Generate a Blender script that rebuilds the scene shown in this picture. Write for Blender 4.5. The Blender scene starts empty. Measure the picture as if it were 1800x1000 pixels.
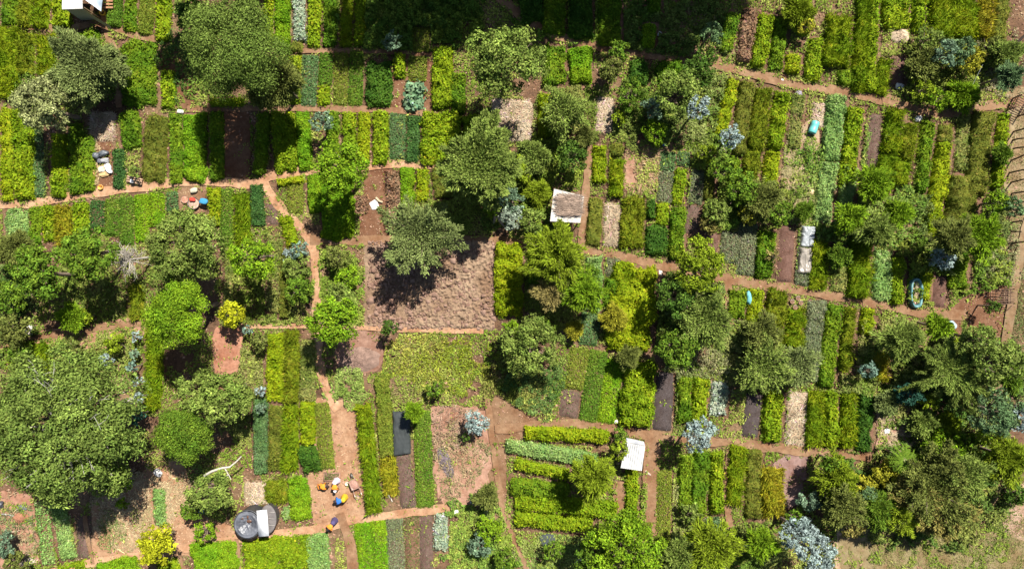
import bpy, math, random
import numpy as np
R = math.radians
S = bpy.context.scene
COL = S.collection
# ------------------------------------------------------------------ camera, sky, sun, exposure
H = 50.0                                    # drone height, metres
cam_d = bpy.data.cameras.new('camera'); cam = bpy.data.objects.new('camera', cam_d); COL.objects.link(cam)
cam.location = (0, 0, H)
cam_d.angle = 2*math.atan(36/H); cam_d.clip_end = 2000; cam_d.clip_start = 1
S.camera = cam
SUN_EL, SUN_AZ = 56.0, math.degrees(math.atan2(0.51, 0.86))     # azimuth from +y towards +x
w = bpy.data.worlds.new('World'); S.world = w; w.use_nodes = True
nt = w.node_tree
sky = nt.nodes.new('ShaderNodeTexSky'); sky.sky_type = 'NISHITA'; sky.sun_disc = False
sky.sun_elevation = R(SUN_EL); sky.sun_rotation = R(SUN_AZ)
bg = nt.nodes['Background']; bg.inputs[1].default_value = 0.05
nt.links.new(sky.outputs[0], bg.inputs[0])
sd = bpy.data.lights.new('sun', 'SUN'); sd.energy = 5.0; sd.angle = R(0.53); sd.color = (1, 0.955, 0.88)
sun = bpy.data.objects.new('sun', sd); COL.objects.link(sun)
sun.rotation_euler = (R(90-SUN_EL), 0, R(180-SUN_AZ))
sun.location = (15, 25, 45)
S.view_settings.view_transform = 'Standard'; S.view_settings.look = 'None'
S.view_settings.exposure = 1.08; S.view_settings.gamma = 1
S.cycles.diffuse_bounces = 1; S.cycles.max_bounces = 6
# ------------------------------------------------------------------ helpers
def W(px, py, z=0.0):
    k = (H-z)/H/25.0
    return np.array([(px-900)*k, (500-py)*k, z])
def rng(seed): return np.random.default_rng(seed)
def _h(ix, iy, s):
    n = (ix.astype(np.int64)*374761393 + iy.astype(np.int64)*668265263 + s*1442695041) & 0xffffffff
    n = ((n ^ (n >> 13))*1274126177) & 0xffffffff
    return ((n ^ (n >> 16)) & 0xffff)/65535.0
def vn(x, y, s=0):
    x = np.asarray(x, float); y = np.asarray(y, float)
    ix = np.floor(x); iy = np.floor(y); fx = x-ix; fy = y-iy
    fx = fx*fx*(3-2*fx); fy = fy*fy*(3-2*fy)
    a = _h(ix, iy, s); b = _h(ix+1, iy, s); c = _h(ix, iy+1, s); d = _h(ix+1, iy+1, s)
    return (a*(1-fx)+b*fx)*(1-fy)+(c*(1-fx)+d*fx)*fy
def fbm(x, y, s=0, o=3):
    v = 0; a = 1; t = 0
    for i in range(o):
        v = v+a*vn(x*2**i, y*2**i, s+i*17); t += a; a *= .5
    return v/t
def nrm(v): return v/np.maximum(np.linalg.norm(v, axis=-1, keepdims=True), 1e-9)

class Geo:
    """quads gathered as arrays, with one colour per vertex"""
    def __init__(s): s.v = []; s.f = []; s.c = []; s.n = 0
    def add(s, V, F, C):
        V = np.asarray(V, float).reshape(-1, 3); F = np.asarray(F, np.int64).reshape(-1, 4)
        C = np.asarray(C, float)
        if C.ndim == 1: C = np.tile(C, (len(V), 1))
        s.v.append(V); s.f.append(F+s.n); s.c.append(C); s.n += len(V)
    def leaves(s, P, D, N, L, Wd, C, fold=.18):
        n = len(P)
        if n == 0: return
        L = np.broadcast_to(L, (n,))[:, None]; Wd = np.broadcast_to(Wd, (n,))[:, None]
        D = nrm(D); T = nrm(np.cross(N, D)); U = nrm(np.cross(D, T))
        a = P-D*L*.5; b = P+T*Wd*.5-U*Wd*fold*.0; c = P+D*L*.5-U*L*fold; d = P-T*Wd*.5
        V = np.stack([a, b, c, d], 1).reshape(-1, 3)
        F = np.arange(4*n).reshape(n, 4)
        s.add(V, F, np.repeat(C, 4, 0))
    def tube(s, pts, rad, C, k=6):
        pts = np.asarray(pts, float); m = len(pts)
        t = np.gradient(pts, axis=0); t = nrm(t)
        ref = np.array([0.31, 0.2, 0.93]); a = nrm(np.cross(t, ref)); b = np.cross(t, a)
        th = np.arange(k)*2*math.pi/k
        rad = np.asarray(rad, float)[:, None, None]
        V = pts[:, None]+rad*(np.cos(th)[None, :, None]*a[:, None]+np.sin(th)[None, :, None]*b[:, None])
        F = [(i*k+j, i*k+(j+1) % k, (i+1)*k+(j+1) % k, (i+1)*k+j) for i in range(m-1) for j in range(k)]
        s.add(V, F, C)
    def grid(s, P, C):
        nu, nv = P.shape[:2]
        i = np.arange(nu-1)[:, None]*nv+np.arange(nv-1)[None]
        F = np.stack([i, i+1, i+nv+1, i+nv], -1).reshape(-1, 4)
        C = np.asarray(C, float)
        s.add(P, F, C.reshape(-1, 3) if C.ndim > 1 else C)
    def box(s, c, e, C, rz=0.0, tilt=0.0):
        c = np.asarray(c, float); e = np.asarray(e, float)/2
        q = np.array([[x, y, z] for z in (-1, 1) for y in (-1, 1) for x in (-1, 1)], float)*e
        ct, st = math.cos(tilt), math.sin(tilt)
        q = np.stack([q[:, 0], q[:, 1]*ct-q[:, 2]*st, q[:, 1]*st+q[:, 2]*ct], 1)
        cz, sz = math.cos(rz), math.sin(rz)
        q = np.stack([q[:, 0]*cz-q[:, 1]*sz, q[:, 0]*sz+q[:, 1]*cz, q[:, 2]], 1)+c
        F = [(0, 2, 3, 1), (4, 5, 7, 6), (0, 1, 5, 4), (2, 6, 7, 3), (0, 4, 6, 2), (1, 3, 7, 5)]
        s.add(q, F, C)
    def lathe(s, prof, C, c=(0, 0, 0), k=24, sx=1, sy=1):
        prof = np.asarray(prof, float); th = np.arange(k)*2*math.pi/k
        V = np.stack([prof[:, None, 0]*np.cos(th)*sx, prof[:, None, 0]*np.sin(th)*sy, np.repeat(prof[:, 1:2], k, 1)], -1)+np.asarray(c, float)
        F = [(i*k+j, i*k+(j+1) % k, (i+1)*k+(j+1) % k, (i+1)*k+j) for i in range(len(prof)-1) for j in range(k)]
        s.add(V, F, C)
    def build(s, name, mat, parent=None, smooth=False, origin=(0, 0, 0)):
        if s.n == 0: return None
        V = np.concatenate(s.v)-np.asarray(origin, float); F = np.concatenate(s.f); C = np.concatenate(s.c)
        me = bpy.data.meshes.new(name)
        me.vertices.add(len(V)); me.vertices.foreach_set('co', V.astype(np.float32).ravel())
        me.loops.add(len(F)*4); me.loops.foreach_set('vertex_index', F.astype(np.int32).ravel())
        me.polygons.add(len(F)); me.polygons.foreach_set('loop_start', (np.arange(len(F))*4).astype(np.int32))
        ca = me.color_attributes.new('Col', 'FLOAT_COLOR', 'POINT')
        ca.data.foreach_set('color', np.concatenate([np.clip(C, 0, 1), np.ones((len(C), 1))], 1).astype(np.float32).ravel())
        me.update(calc_edges=True)
        if smooth: me.polygons.foreach_set('use_smooth', np.ones(len(F), bool))
        me.materials.append(mat)
        o = bpy.data.objects.new(name, me); COL.objects.link(o)
        if parent is not None: o.parent = parent
        return o
def empty(name, label, cat, loc, group=None, rz=0.0):
    o = bpy.data.objects.new(name, None); COL.objects.link(o); o.location = tuple(loc); o.rotation_euler.z = rz
    o.empty_display_size = .3
    o['label'] = label; o['category'] = cat
    if group: o['group'] = group
    return o
def tagk(o, kind): o['kind'] = kind; return o
# ------------------------------------------------------------------ materials (all procedural)
def mat(name, rough=.8, transl=0.0, spec=.3, noise=None, bump=None, metal=0.0, tint=None, alpha=1.0):
    """vertex colour times a fine noise; optional bump and translucency"""
    m = bpy.data.materials.new(name); m.use_nodes = True; t = m.node_tree; n = t.nodes; l = t.links
    b = n['Principled BSDF']; b.inputs['Roughness'].default_value = rough
    b.inputs['Specular IOR Level'].default_value = spec; b.inputs['Metallic'].default_value = metal
    at = n.new('ShaderNodeVertexColor'); at.layer_name = 'Col'; src = at.outputs[0]
    if noise:
        sc, lo, hi = noise
        tc = n.new('ShaderNodeTexCoord'); nz = n.new('ShaderNodeTexNoise'); nz.inputs['Scale'].default_value = sc
        nz.inputs['Detail'].default_value = 6; nz.inputs['Roughness'].default_value = .65
        l.new(tc.outputs['Object'], nz.inputs['Vector'])
        mr = n.new('ShaderNodeMapRange'); mr.inputs[1].default_value = .3; mr.inputs[2].default_value = .7
        mr.inputs[3].default_value = lo; mr.inputs[4].default_value = hi; l.new(nz.outputs[0], mr.inputs[0])
        mx = n.new('ShaderNodeVectorMath'); mx.operation = 'SCALE'; l.new(src, mx.inputs[0]); l.new(mr.outputs[0], mx.inputs['Scale'])
        src = mx.outputs[0]
        if bump:
            bp = n.new('ShaderNodeBump'); bp.inputs['Strength'].default_value = bump[0]; bp.inputs['Distance'].default_value = bump[1]
            n2 = n.new('ShaderNodeTexNoise'); n2.inputs['Scale'].default_value = bump[2]; n2.inputs['Detail'].default_value = 8
            l.new(tc.outputs['Object'], n2.inputs['Vector']); l.new(n2.outputs[0], bp.inputs['Height']); l.new(bp.outputs[0], b.inputs['Normal'])
    l.new(src, b.inputs['Base Color'])
    if transl:
        tr = n.new('ShaderNodeBsdfTranslucent'); l.new(src, tr.inputs[0])
        mxs = n.new('ShaderNodeMixShader'); mxs.inputs[0].default_value = transl
        l.new(b.outputs[0], mxs.inputs[1]); l.new(tr.outputs[0], mxs.inputs[2]); l.new(mxs.outputs[0], n['Material Output'].inputs[0])
    if alpha < 1:
        tp = n.new('ShaderNodeBsdfTransparent'); ms = n.new('ShaderNodeMixShader'); ms.inputs[0].default_value = alpha
        l.new(tp.outputs[0], ms.inputs[1]); l.new(b.outputs[0], ms.inputs[2]); l.new(ms.outputs[0], n['Material Output'].inputs[0])
    return m
M_LEAF = mat('leaf', .8, .22, .08)
M_CANOPY = mat('dense_foliage', .8, 0, .2, (9, .5, 1.3), (1, .08, 14))
M_STRAW = mat('dry_straw', .8, .15, .2)
M_BARK = mat('bark', .9, 0, .2, (12, .6, 1.3), (1, .03, 20))
M_SOIL = mat('bed_soil', .95, 0, .15, (7, .72, 1.25), (1, .05, 16))
M_PATH = mat('trodden_earth', .95, 0, .15, (2.6, .8, 1.15), (.8, .04, 6))
def hue_noise(m, sc, lo, hi):
    t = m.node_tree; n = t.nodes; l = t.links; b = n['Principled BSDF']; src = b.inputs['Base Color'].links[0].from_socket
    tc = n.new('ShaderNodeTexCoord'); out = src
    for k, (a, c0, c1) in enumerate(((sc, lo, hi), (sc*7, (.88, .86, .85), (1.1, 1.12, 1.14)))):
        q = n.new('ShaderNodeTexNoise'); q.inputs['Scale'].default_value = a; q.inputs['Detail'].default_value = 7; q.inputs['Roughness'].default_value = .7; l.new(tc.outputs['Object'], q.inputs['Vector'])
        r = n.new('ShaderNodeValToRGB'); l.new(q.outputs[0], r.inputs[0]); e = r.color_ramp.elements; e[0].position = .36; e[0].color = (*c0, 1); e[1].position = .64; e[1].color = (*c1, 1)
        mx = n.new('ShaderNodeVectorMath'); mx.operation = 'MULTIPLY'; l.new(out, mx.inputs[0]); l.new(r.outputs[0], mx.inputs[1]); out = mx.outputs[0]
    l.new(out, b.inputs['Base Color'])
hue_noise(M_PATH, .7, (.72, .62, .58), (1.12, 1.22, 1.32)); hue_noise(M_SOIL, 1.5, (.8, .75, .72), (1.15, 1.2, 1.25))
M_CLOD = mat('clods', .95, 0, .15, (5, .75, 1.25), (1, .04, 22))
M_METAL = mat('painted_sheet', .5, 0, .35, (2.2, .62, 1.08), (.3, .01, 12))
M_PLASTIC = mat('dull_plastic', .42, 0, .5, (4, .8, 1.15))
M_CLOTH = mat('cloth', .9, .1, .2, (14, .8, 1.1), (.5, .01, 30))
M_FILM = mat('plastic_film', .3, 0, .6, (6, .8, 1.1), (.8, .03, 5), alpha=.62)
M_NET = mat('shade_net', .8, 0, .2, (30, .8, 1.2), alpha=.93)
M_WOOD = mat('weathered_wood', .85, 0, .2, (8, .7, 1.25), (.6, .01, 25))
M_SKIN = mat('skin', .55, 0, .4, (12, .95, 1.05))
M_STONE = mat('stone', .9, 0, .2, (6, .7, 1.2), (1, .03, 14))

def ground_mat():
    m = bpy.data.materials.new('red_earth'); m.use_nodes = True; t = m.node_tree; n = t.nodes; l = t.links
    b = n['Principled BSDF']; b.inputs['Roughness'].default_value = .95; b.inputs['Specular IOR Level'].default_value = .15
    tc = n.new('ShaderNodeTexCoord')
    def nz(sc, det=6, rough=.6):
        q = n.new('ShaderNodeTexNoise'); q.inputs['Scale'].default_value = sc; q.inputs['Detail'].default_value = det
        q.inputs['Roughness'].default_value = rough; l.new(tc.outputs['Object'], q.inputs['Vector']); return q.outputs[0]
    def ramp(src, stops):
        r = n.new('ShaderNodeValToRGB'); l.new(src, r.inputs[0]); e = r.color_ramp.elements
        while len(e) < len(stops): e.new(.5)
        for i, (p, c) in enumerate(stops): e[i].position = p; e[i].color = (*c, 1)
        return r.outputs[0]
    c1 = ramp(nz(.35), [(.35, (.085, .048, .028)), (.5, (.135, .076, .044)), (.62, (.18, .118, .064))])
    c2 = ramp(nz(4.5, 8, .7), [(.3, (.45, .45, .45)), (.5, (.9, .9, .9)), (.7, (1.35, 1.3, 1.2))])
    mx = n.new('ShaderNodeMix'); mx.data_type = 'RGBA'; mx.blend_type = 'MULTIPLY'; mx.inputs[0].default_value = 1
    l.new(c1, mx.inputs[6]); l.new(c2, mx.inputs[7]); l.new(mx.outputs[2], b.inputs['Base Color'])
    bp = n.new('ShaderNodeBump'); bp.inputs['Strength'].default_value = 1; bp.inputs['Distance'].default_value = .08
    l.new(nz(6, 10, .7), bp.inputs['Height']); l.new(bp.outputs[0], b.inputs['Normal'])
    return m
# ------------------------------------------------------------------ ground sheet
g = Geo()
xs = np.concatenate([[-1500, -400, -120], np.linspace(-50, 50, 201), [120, 400, 1500]])
ys = np.concatenate([[-1500, -400, -120], np.linspace(-35, 35, 141), [120, 400, 1500]])
X, Y = np.meshgrid(xs, ys, indexing='ij')
Z = (fbm(X*.8, Y*.8, 5)-.5)*.012-.008
g.grid(np.stack([X, Y, Z], -1), (.2, .1, .06))
o = g.build('ground', ground_mat(), smooth=True); tagk(o, 'structure')

# occupancy raster, 2 px cells in ground pixels (where plants of the ground cover may not stand)
OX, OY = -100, -80
occ = np.zeros((1000, 600), np.uint8)
def mark_quad(cx, cy, ux, uy, hl, hw, val=1):
    r = math.hypot(hl, hw)
    i0, i1 = int((cx-r-OX)/2), int((cx+r-OX)/2)+2; j0, j1 = int((cy-r-OY)/2), int((cy+r-OY)/2)+2
    i0 = max(i0, 0); j0 = max(j0, 0); i1 = min(i1, 1000); j1 = min(j1, 600)
    if i1 <= i0 or j1 <= j0: return
    I, J = np.meshgrid(np.arange(i0, i1)*2+OX, np.arange(j0, j1)*2+OY, indexing='ij')
    a = (I-cx)*ux+(J-cy)*uy; b = -(I-cx)*uy+(J-cy)*ux
    m = (abs(a) < hl) & (abs(b) < hw); occ[i0:i1, j0:j1][m] = val
def mark_line(pts, wd, val=1):
    for (a, b), (c, d) in zip(pts[:-1], pts[1:]):
        L = math.hypot(c-a, d-b)+1e-6
        mark_quad((a+c)/2, (b+d)/2, (c-a)/L, (d-b)/L, L/2+wd*.3, wd/2, val)
_z = [0.0]
def nextz():
    _z[0] += .003; return .0+_z[0]
def ribbon(name, pts, wd, col, seed=1, m=None, mark=True):
    """a path: a strip with ragged edges laid on the ground"""
    P = [np.array(W(*p)[:2]) for p in pts]
    segs = []
    for a, b in zip(P[:-1], P[1:]):
        n_ = max(2, int(np.linalg.norm(b-a)/.25)); segs += [a+(b-a)*t for t in np.arange(n_)/n_]
    segs.append(P[-1]); C = np.array(segs)
    for _ in range(8): C[1:-1] = (C[:-2]+2*C[1:-1]+C[2:])/4
    T = nrm(np.gradient(C, axis=0)); N = np.stack([-T[:, 1], T[:, 0]], 1)
    z = nextz(); hw = wd/25/2; s = np.arange(len(C))*.25
    e1 = hw*(.55+.9*fbm(s*1.1, s*0+3, seed, 4)); e2 = hw*(.55+.9*fbm(s*1.1, s*0+9, seed, 4))
    rows = []
    for k in np.linspace(-1, 1, 5):
        off = np.where(k < 0, k*e1, k*e2)
        q = C+N*off[:, None]; rows.append(np.concatenate([q, np.full((len(q), 1), z)], 1))
    G = Geo(); G.grid(np.stack(rows, 1), np.array(col)); o = G.build(name, m or M_PATH); tagk(o, 'structure')
    if mark: mark_line(pts, wd*.62)
def area(name, pts, col, seed=1, m=None, mark=True, ragged=.35):
    """a patch of bare or dry earth: filled outline with ragged edge"""
    P = np.array([W(*p)[:2] for p in pts]); n_ = len(P); out = []
    for i in range(n_):
        a, b = P[i], P[(i+1) % n_]; k = max(2, int(np.linalg.norm(b-a)/.3))
        out += [a+(b-a)*t for t in np.arange(k)/k]
    out = np.array(out); c = out.mean(0)
    for _ in range(3): out = (np.roll(out, 1, 0)+2*out+np.roll(out, -1, 0))/4
    d = nrm(out-c); out = out+d*((fbm(out[:, 0]*1.5, out[:, 1]*1.5, seed)-.5)*2*ragged)[:, None]
    z = nextz(); rings = [c+(out-c)*t for t in (0.02, .35, .7, 1.0)]
    col = np.array(col)*.84
    V = np.stack(rings, 0); V = np.concatenate([V, np.full(V.shape[:2]+(1,), z)], -1)
    V = np.concatenate([V, V[:, :1]], 1)
    G = Geo(); G.grid(V, np.array(col)); o = G.build(name, m or M_PATH); tagk(o, 'structure')
    if mark:
        P2 = np.array(pts, float); lo = P2.min(0); hi = P2.max(0)
        I, J = np.meshgrid(np.arange(lo[0], hi[0], 2), np.arange(lo[1], hi[1], 2), indexing='ij')
        ins = np.zeros(I.shape, bool); j = len(P2)-1
        for i in range(len(P2)):
            xi, yi = P2[i]; xj, yj = P2[j]
            cnd = ((yi > J) != (yj > J)) & (I < (xj-xi)*(J-yi)/(yj-yi+1e-9)+xi); ins ^= cnd; j = i
        ii = np.clip(((I[ins]-OX)/2).astype(int), 0, 999); jj = np.clip(((J[ins]-OY)/2).astype(int), 0, 599); occ[ii, jj] = 2
ORG = (.215, .122, .064); RED = (.17, .083, .043); TAN = (.40, .25, .155); BRN = (.25, .13, .09); SAND = (.36, .205, .112)
# bare areas first, then paths
area('bare_earth', [(642, 290), (690, 290), (690, 425), (628, 425), (635, 380)], RED, 3)
area('bare_earth', [(690, 90), (768, 90), (760, 200), (685, 200)], RED, 4)
area('bare_earth', [(556, 700), (625, 700), (642, 915), (555, 930), (540, 850)], SAND, 5)
area('bare_earth', [(255, 830), (320, 800), (352, 900), (440, 940), (330, 975), (160, 990), (160, 880)], SAND, 6)
area('bare_earth', [(310, 325), (365, 322), (362, 375), (312, 378)], ORG, 7)
area('bare_earth', [(160, 245), (204, 245), (200, 340), (160, 345)], RED, 8)
area('bare_earth', [(1690, 520), (1765, 500), (1765, 590), (1690, 600), (1640, 570)], RED, 9)
area('bare_earth', [(870, 690), (950, 740), (890, 790), (890, 890), (858, 880), (858, 720)], ORG, 10)
area('dry_earth', [(755, 710), (862, 715), (862, 890), (770, 890)], (.36, .2, .13), 11, ragged=.5)
area('dry_earth', [(585, 600), (640, 575), (680, 600), (670, 655), (600, 655)], (.27, .15, .1), 12)
area('bare_earth', [(373, 575), (430, 575), (415, 690), (378, 690)], (.36, .17, .1), 13)
area('bare_earth', [(1100, 245), (1165, 250), (1165, 340), (1098, 340)], (.33, .18, .11), 14, mark=False)
area('dry_earth', [(1765, 150), (1840, 150), (1840, 420), (1765, 430)], (.27, .19, .10), 15, mark=False)
area('dry_earth', [(1380, 250), (1440, 200), (1440, 380), (1370, 390)], (.36, .25, .15), 16, mark=False)
area('dry_earth', [(1460, 930), (1560, 900), (1580, 1010), (1470, 1020)], (.42, .29, .18), 17, mark=False)
area('dry_earth', [(1470, 940), (1560, 915), (1700, 935), (1840, 930), (1840, 1030), (1480, 1040)], (.235, .175, .085), 27, mark=False)
area('dry_earth', [(1760, 850), (1840, 840), (1840, 960), (1770, 940)], (.38, .24, .16), 18, mark=False)
area('dry_earth', [(1390, 790), (1420, 800), (1410, 880), (1380, 900), (1345, 830)], (.25, .15, .12), 19)
area('bare_earth', [(1060, 0), (1290, 0), (1290, 110), (1060, 100)], (.27, .14, .09), 20, mark=False)
area('dry_earth', [(1540, 700), (1660, 700), (1650, 790), (1540, 800)], (.36, .21, .14), 22, mark=False)
area('dry_earth', [(0, 860), (60, 870), (70, 990), (0, 1000)], (.36, .19, .12), 23, mark=False)
area('bare_earth', [(48, 585), (250, 555), (260, 590), (165, 620), (100, 620), (50, 610)], (.37, .2, .12), 24, mark=False)
area('bare_earth', [(280, 90), (320, 90), (345, 190), (300, 195)], RED, 25, mark=False)
area('bare_earth', [(395, 190), (440, 190), (440, 330), (395, 330)], RED, 26)
PATHS = [
 ([(-60, 364), (60, 358), (140, 343), (235, 330), (340, 318), (450, 325), (475, 310), (550, 298), (640, 292), (700, 288), (860, 292)], 15),
 ([(462, 318), (480, 350), (520, 390), (548, 425), (557, 450), (557, 500), (558, 560), (562, 640), (575, 690), (595, 720)], 15),
 ([(545, 422), (640, 422), (700, 423), (880, 423), (935, 427), (1030, 440), (1100, 450), (1170, 470), (1290, 492), (1400, 510), (1500, 525), (1600, 547), (1700, 555)], 17),
 ([(860, -20), (930, 40), (1000, 72), (1100, 92), (1200, 108), (1300, 125), (1400, 150), (1480, 160), (1560, 178), (1650, 203), (1720, 190), (1800, 178), (1860, 178)], 17),
 ([(10, 45), (125, 52), (178, 38), (230, 62), (300, 75)], 13), ([(182, 10), (186, 60), (205, 85), (210, 190)], 11),
 ([(520, 90), (720, 92)], 9), ([(330, 192), (560, 190), (700, 195), (755, 200)], 11),
 ([(420, 574), (560, 572), (680, 578), (850, 582)], 9), ([(0, 610), (60, 592), (250, 566), (300, 566)], 12),
 ([(60, 1010), (180, 985), (330, 962), (440, 942), (560, 928), (640, 910), (720, 900), (790, 890)], 15),
 ([(857, 700), (868, 800), (885, 900), (930, 1010)], 10), ([(870, 755), (1000, 742), (1100, 757), (1180, 768), (1290, 778), (1400, 790), (1530, 802)], 16),
 ([(1278, 490), (1283, 570)], 12), ([(1283, 780), (1277, 860), (1283, 940)], 12), ([(1147, 770), (1140, 940)], 26),
 ([(1820, 330), (1790, 450), (1775, 540), (1767, 600), (1752, 700)], 17), ([(1758, 850), (1742, 890)], 9),
 ([(1036, 245), (1030, 340), (1022, 435)], 13), ([(451, -20), (448, 40)], 9), ([(1285, 380), (1150, 640), (1150, 650)], 1),
 ([(150, 905), (165, 990)], 8), ([(310, 960), (330, 1010)], 8), ([(418, 945), (423, 1010)], 8),
 ([(598, 900), (618, 960), (625, 1010)], 18), ([(878, 440), (872, 420)], 8), ([(1090, 845), (1088, 905)], 22),
]
for i, (p, wd) in enumerate(PATHS):
    if wd > 2: ribbon('path', p, wd, SAND if i in (0, 1, 10, 8) else (.21, .14, .075) if p[0][0] > 1700 else ORG, 40+i)
# ------------------------------------------------------------------ planting styles
# style: colour a, colour b, leaf length, width, leaves per m2, height, kind, words
ST = dict(
 lime=((.135, .215, .007), (.20, .275, .009), .15, .085, 210, .55, 'leaf', 'lime-green leafy'),
 green=((.075, .155, .008), (.135, .21, .010), .14, .075, 210, .5, 'leaf', 'mid-green leafy'),
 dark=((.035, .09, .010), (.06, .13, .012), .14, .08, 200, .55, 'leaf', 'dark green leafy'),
 olive=((.11, .13, .016), (.15, .165, .022), .12, .05, 230, .45, 'leaf', 'dull olive-green'),
 yel=((.165, .235, .006), (.235, .29, .008), .14, .07, 210, .5, 'leaf', 'yellow-green leafy'),
 grass=((.125, .205, .006), (.20, .26, .008), .32, .04, 260, .5, 'blade', 'grassy bright green'),
 ograss=((.13, .175, .008), (.18, .215, .012), .28, .04, 260, .5, 'blade', 'grassy olive'),
 ygrass=((.24, .24, .012), (.30, .27, .02), .36, .045, 240, .6, 'blade', 'long-bladed yellow'),
 fine=((.08, .16, .014), (.12, .19, .018), .11, .06, 850, .14, 'leaf', 'fine green seedling'),
 bfine=((.11, .24, .008), (.17, .28, .010), .115, .065, 880, .15, 'leaf', 'fresh green seedling'),
 ofine=((.14, .185, .02), (.18, .215, .026), .10, .055, 800, .13, 'leaf', 'olive seedling'),
 teal=((.08, .155, .045), (.11, .185, .065), .11, .06, 760, .18, 'leaf', 'blue-green seedling'),
 dteal=((.04, .10, .022), (.065, .14, .03), .12, .06, 480, .25, 'leaf', 'deep green fine-leaved'),
 grey=((.15, .18, .085), (.18, .20, .10), .10, .055, 700, .15, 'leaf', 'low grey-green seedling'),
 mint=((.17, .29, .07), (.22, .33, .09), .13, .065, 330, .35, 'leaf', 'pale minty green'),
 silver=((.24, .31, .19), (.34, .39, .28), .15, .08, 190, .3, 'leaf', 'silvery white-leaved'),
 cabb=((.13, .24, .12), (.20, .31, .17), .26, .2, 80, .35, 'leaf', 'blue-green cabbage'),
 brown=((.10, .12, .05), (.14, .15, .07), .07, .04, 90, .1, 'leaf', 'dark sparsely sprouting'),
 sparse=((.08, .12, .03), (.13, .16, .04), .08, .045, 260, .1, 'leaf', 'thin seedling'),
 soil=((.1, .1, .05), (.1, .1, .05), .05, .03, 3, .1, 'none', 'freshly raked bare soil'),
 char=((.06, .05, .045), (.06, .05, .045), .05, .03, 3, .1, 'none', 'bare charcoal-dark'),
 straw=((.36, .27, .17), (.50, .40, .27), .42, .03, 330, .1, 'straw', 'straw-covered'),
 rust=((.17, .10, .055), (.25, .155, .09), .16, .09, 170, .35, 'leaf', 'withered reddish-brown'),
 weedy=((.13, .17, .03), (.22, .23, .06), .15, .06, 230, .25, 'leaf', 'weedy half-overgrown'),
)
def bedpatch(x1, y1, x2, y2, wd, h, seed, step=.13, p=8, lump=.25, edge=.07, zb=-.04):
    a = W(x1, y1, h)[:2]; b = W(x2, y2, h)[:2]; L = np.linalg.norm(b-a); u = (b-a)/L; n_ = np.array([-u[1], u[0]])
    hw = wd/25*(H-h)/H/2; nu = max(5, int(L/step)); nv = max(5, int(2*hw/step))
    s = np.sin(np.linspace(-1, 1, nu)*math.pi/2*.999); s = np.linspace(-1, 1, nu)*.6+s*.4
    t = np.linspace(-1, 1, nv)*.6+np.sin(np.linspace(-1, 1, nv)*math.pi/2)*.4
    Sg, Tg = np.meshgrid(s, t, indexing='ij')
    c = (a+b)/2
    wv = 1+edge*2*(fbm(Sg*L*.9+seed, Tg*1.5, seed)-.5)*2
    lv = 1+edge*2*(fbm(Sg*2, Tg*hw*2+seed, seed+5)-.5)*2/max(1, L/hw/2)
    # slightly rounded corners
    rc = 1-.10*(abs(Sg)**6)*(abs(Tg)**2)
    P = c+u*(Sg*L/2*lv)[..., None]+n_*(Tg*hw*wv*rc)[..., None]
    prof = np.clip(1-abs(Sg)**(p*max(1, L/hw/2)), 0, 1)*np.clip(1-abs(Tg)**p, 0, 1)
    nz = fbm(P[..., 0]*2.2, P[..., 1]*2.2, seed)-.5
    Z = zb+(h-zb)*prof**.6*(1+lump*nz*2)
    P = np.concatenate([P, Z[..., None]], -1)
    org = np.array([c[0], c[1], 0])
    return P-org, org, L*2*hw
def sample(P, n, r):
    nu, nv = P.shape[:2]
    a = r.random(n)*(nu-1.001); b = r.random(n)*(nv-1.001)
    i = a.astype(int); j = b.astype(int); fa = (a-i)[:, None]; fb = (b-j)[:, None]
    A = P[i, j]; B = P[i+1, j]; C = P[i, j+1]; D = P[i+1, j+1]
    q = (A*(1-fa)+B*fa)*(1-fb)+(C*(1-fa)+D*fa)*fb
    nn = nrm(np.cross((B-A)*(1-fb)+(D-C)*fb, (C-A)*(1-fa)+(D-B)*fa)); nn[nn[:, 2] < 0] *= -1
    return q, nn
def colours(ca, cb, x, y, n, r, seed, var=.22):
    f = np.clip(fbm(x*.9, y*.9, seed, 3)*3.2-1.1+r.normal(0, .25, n), 0, 1)[:, None]
    c = np.array(ca)*(1-f)+np.array(cb)*f
    v = np.exp(r.normal(0, var, n))[:, None]
    hue = r.normal(0, .08, n)[:, None]*np.array([1., 0, -.3])
    odd = r.random(n) < .05                       # odd leaves: dry or darker
    c[odd] = c[odd]*r.choice([.55, 1.5], odd.sum())[:, None]*np.array([1.25, .9, 1.6])
    return np.clip(c*v*(1+hue), .003, .8)
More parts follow.
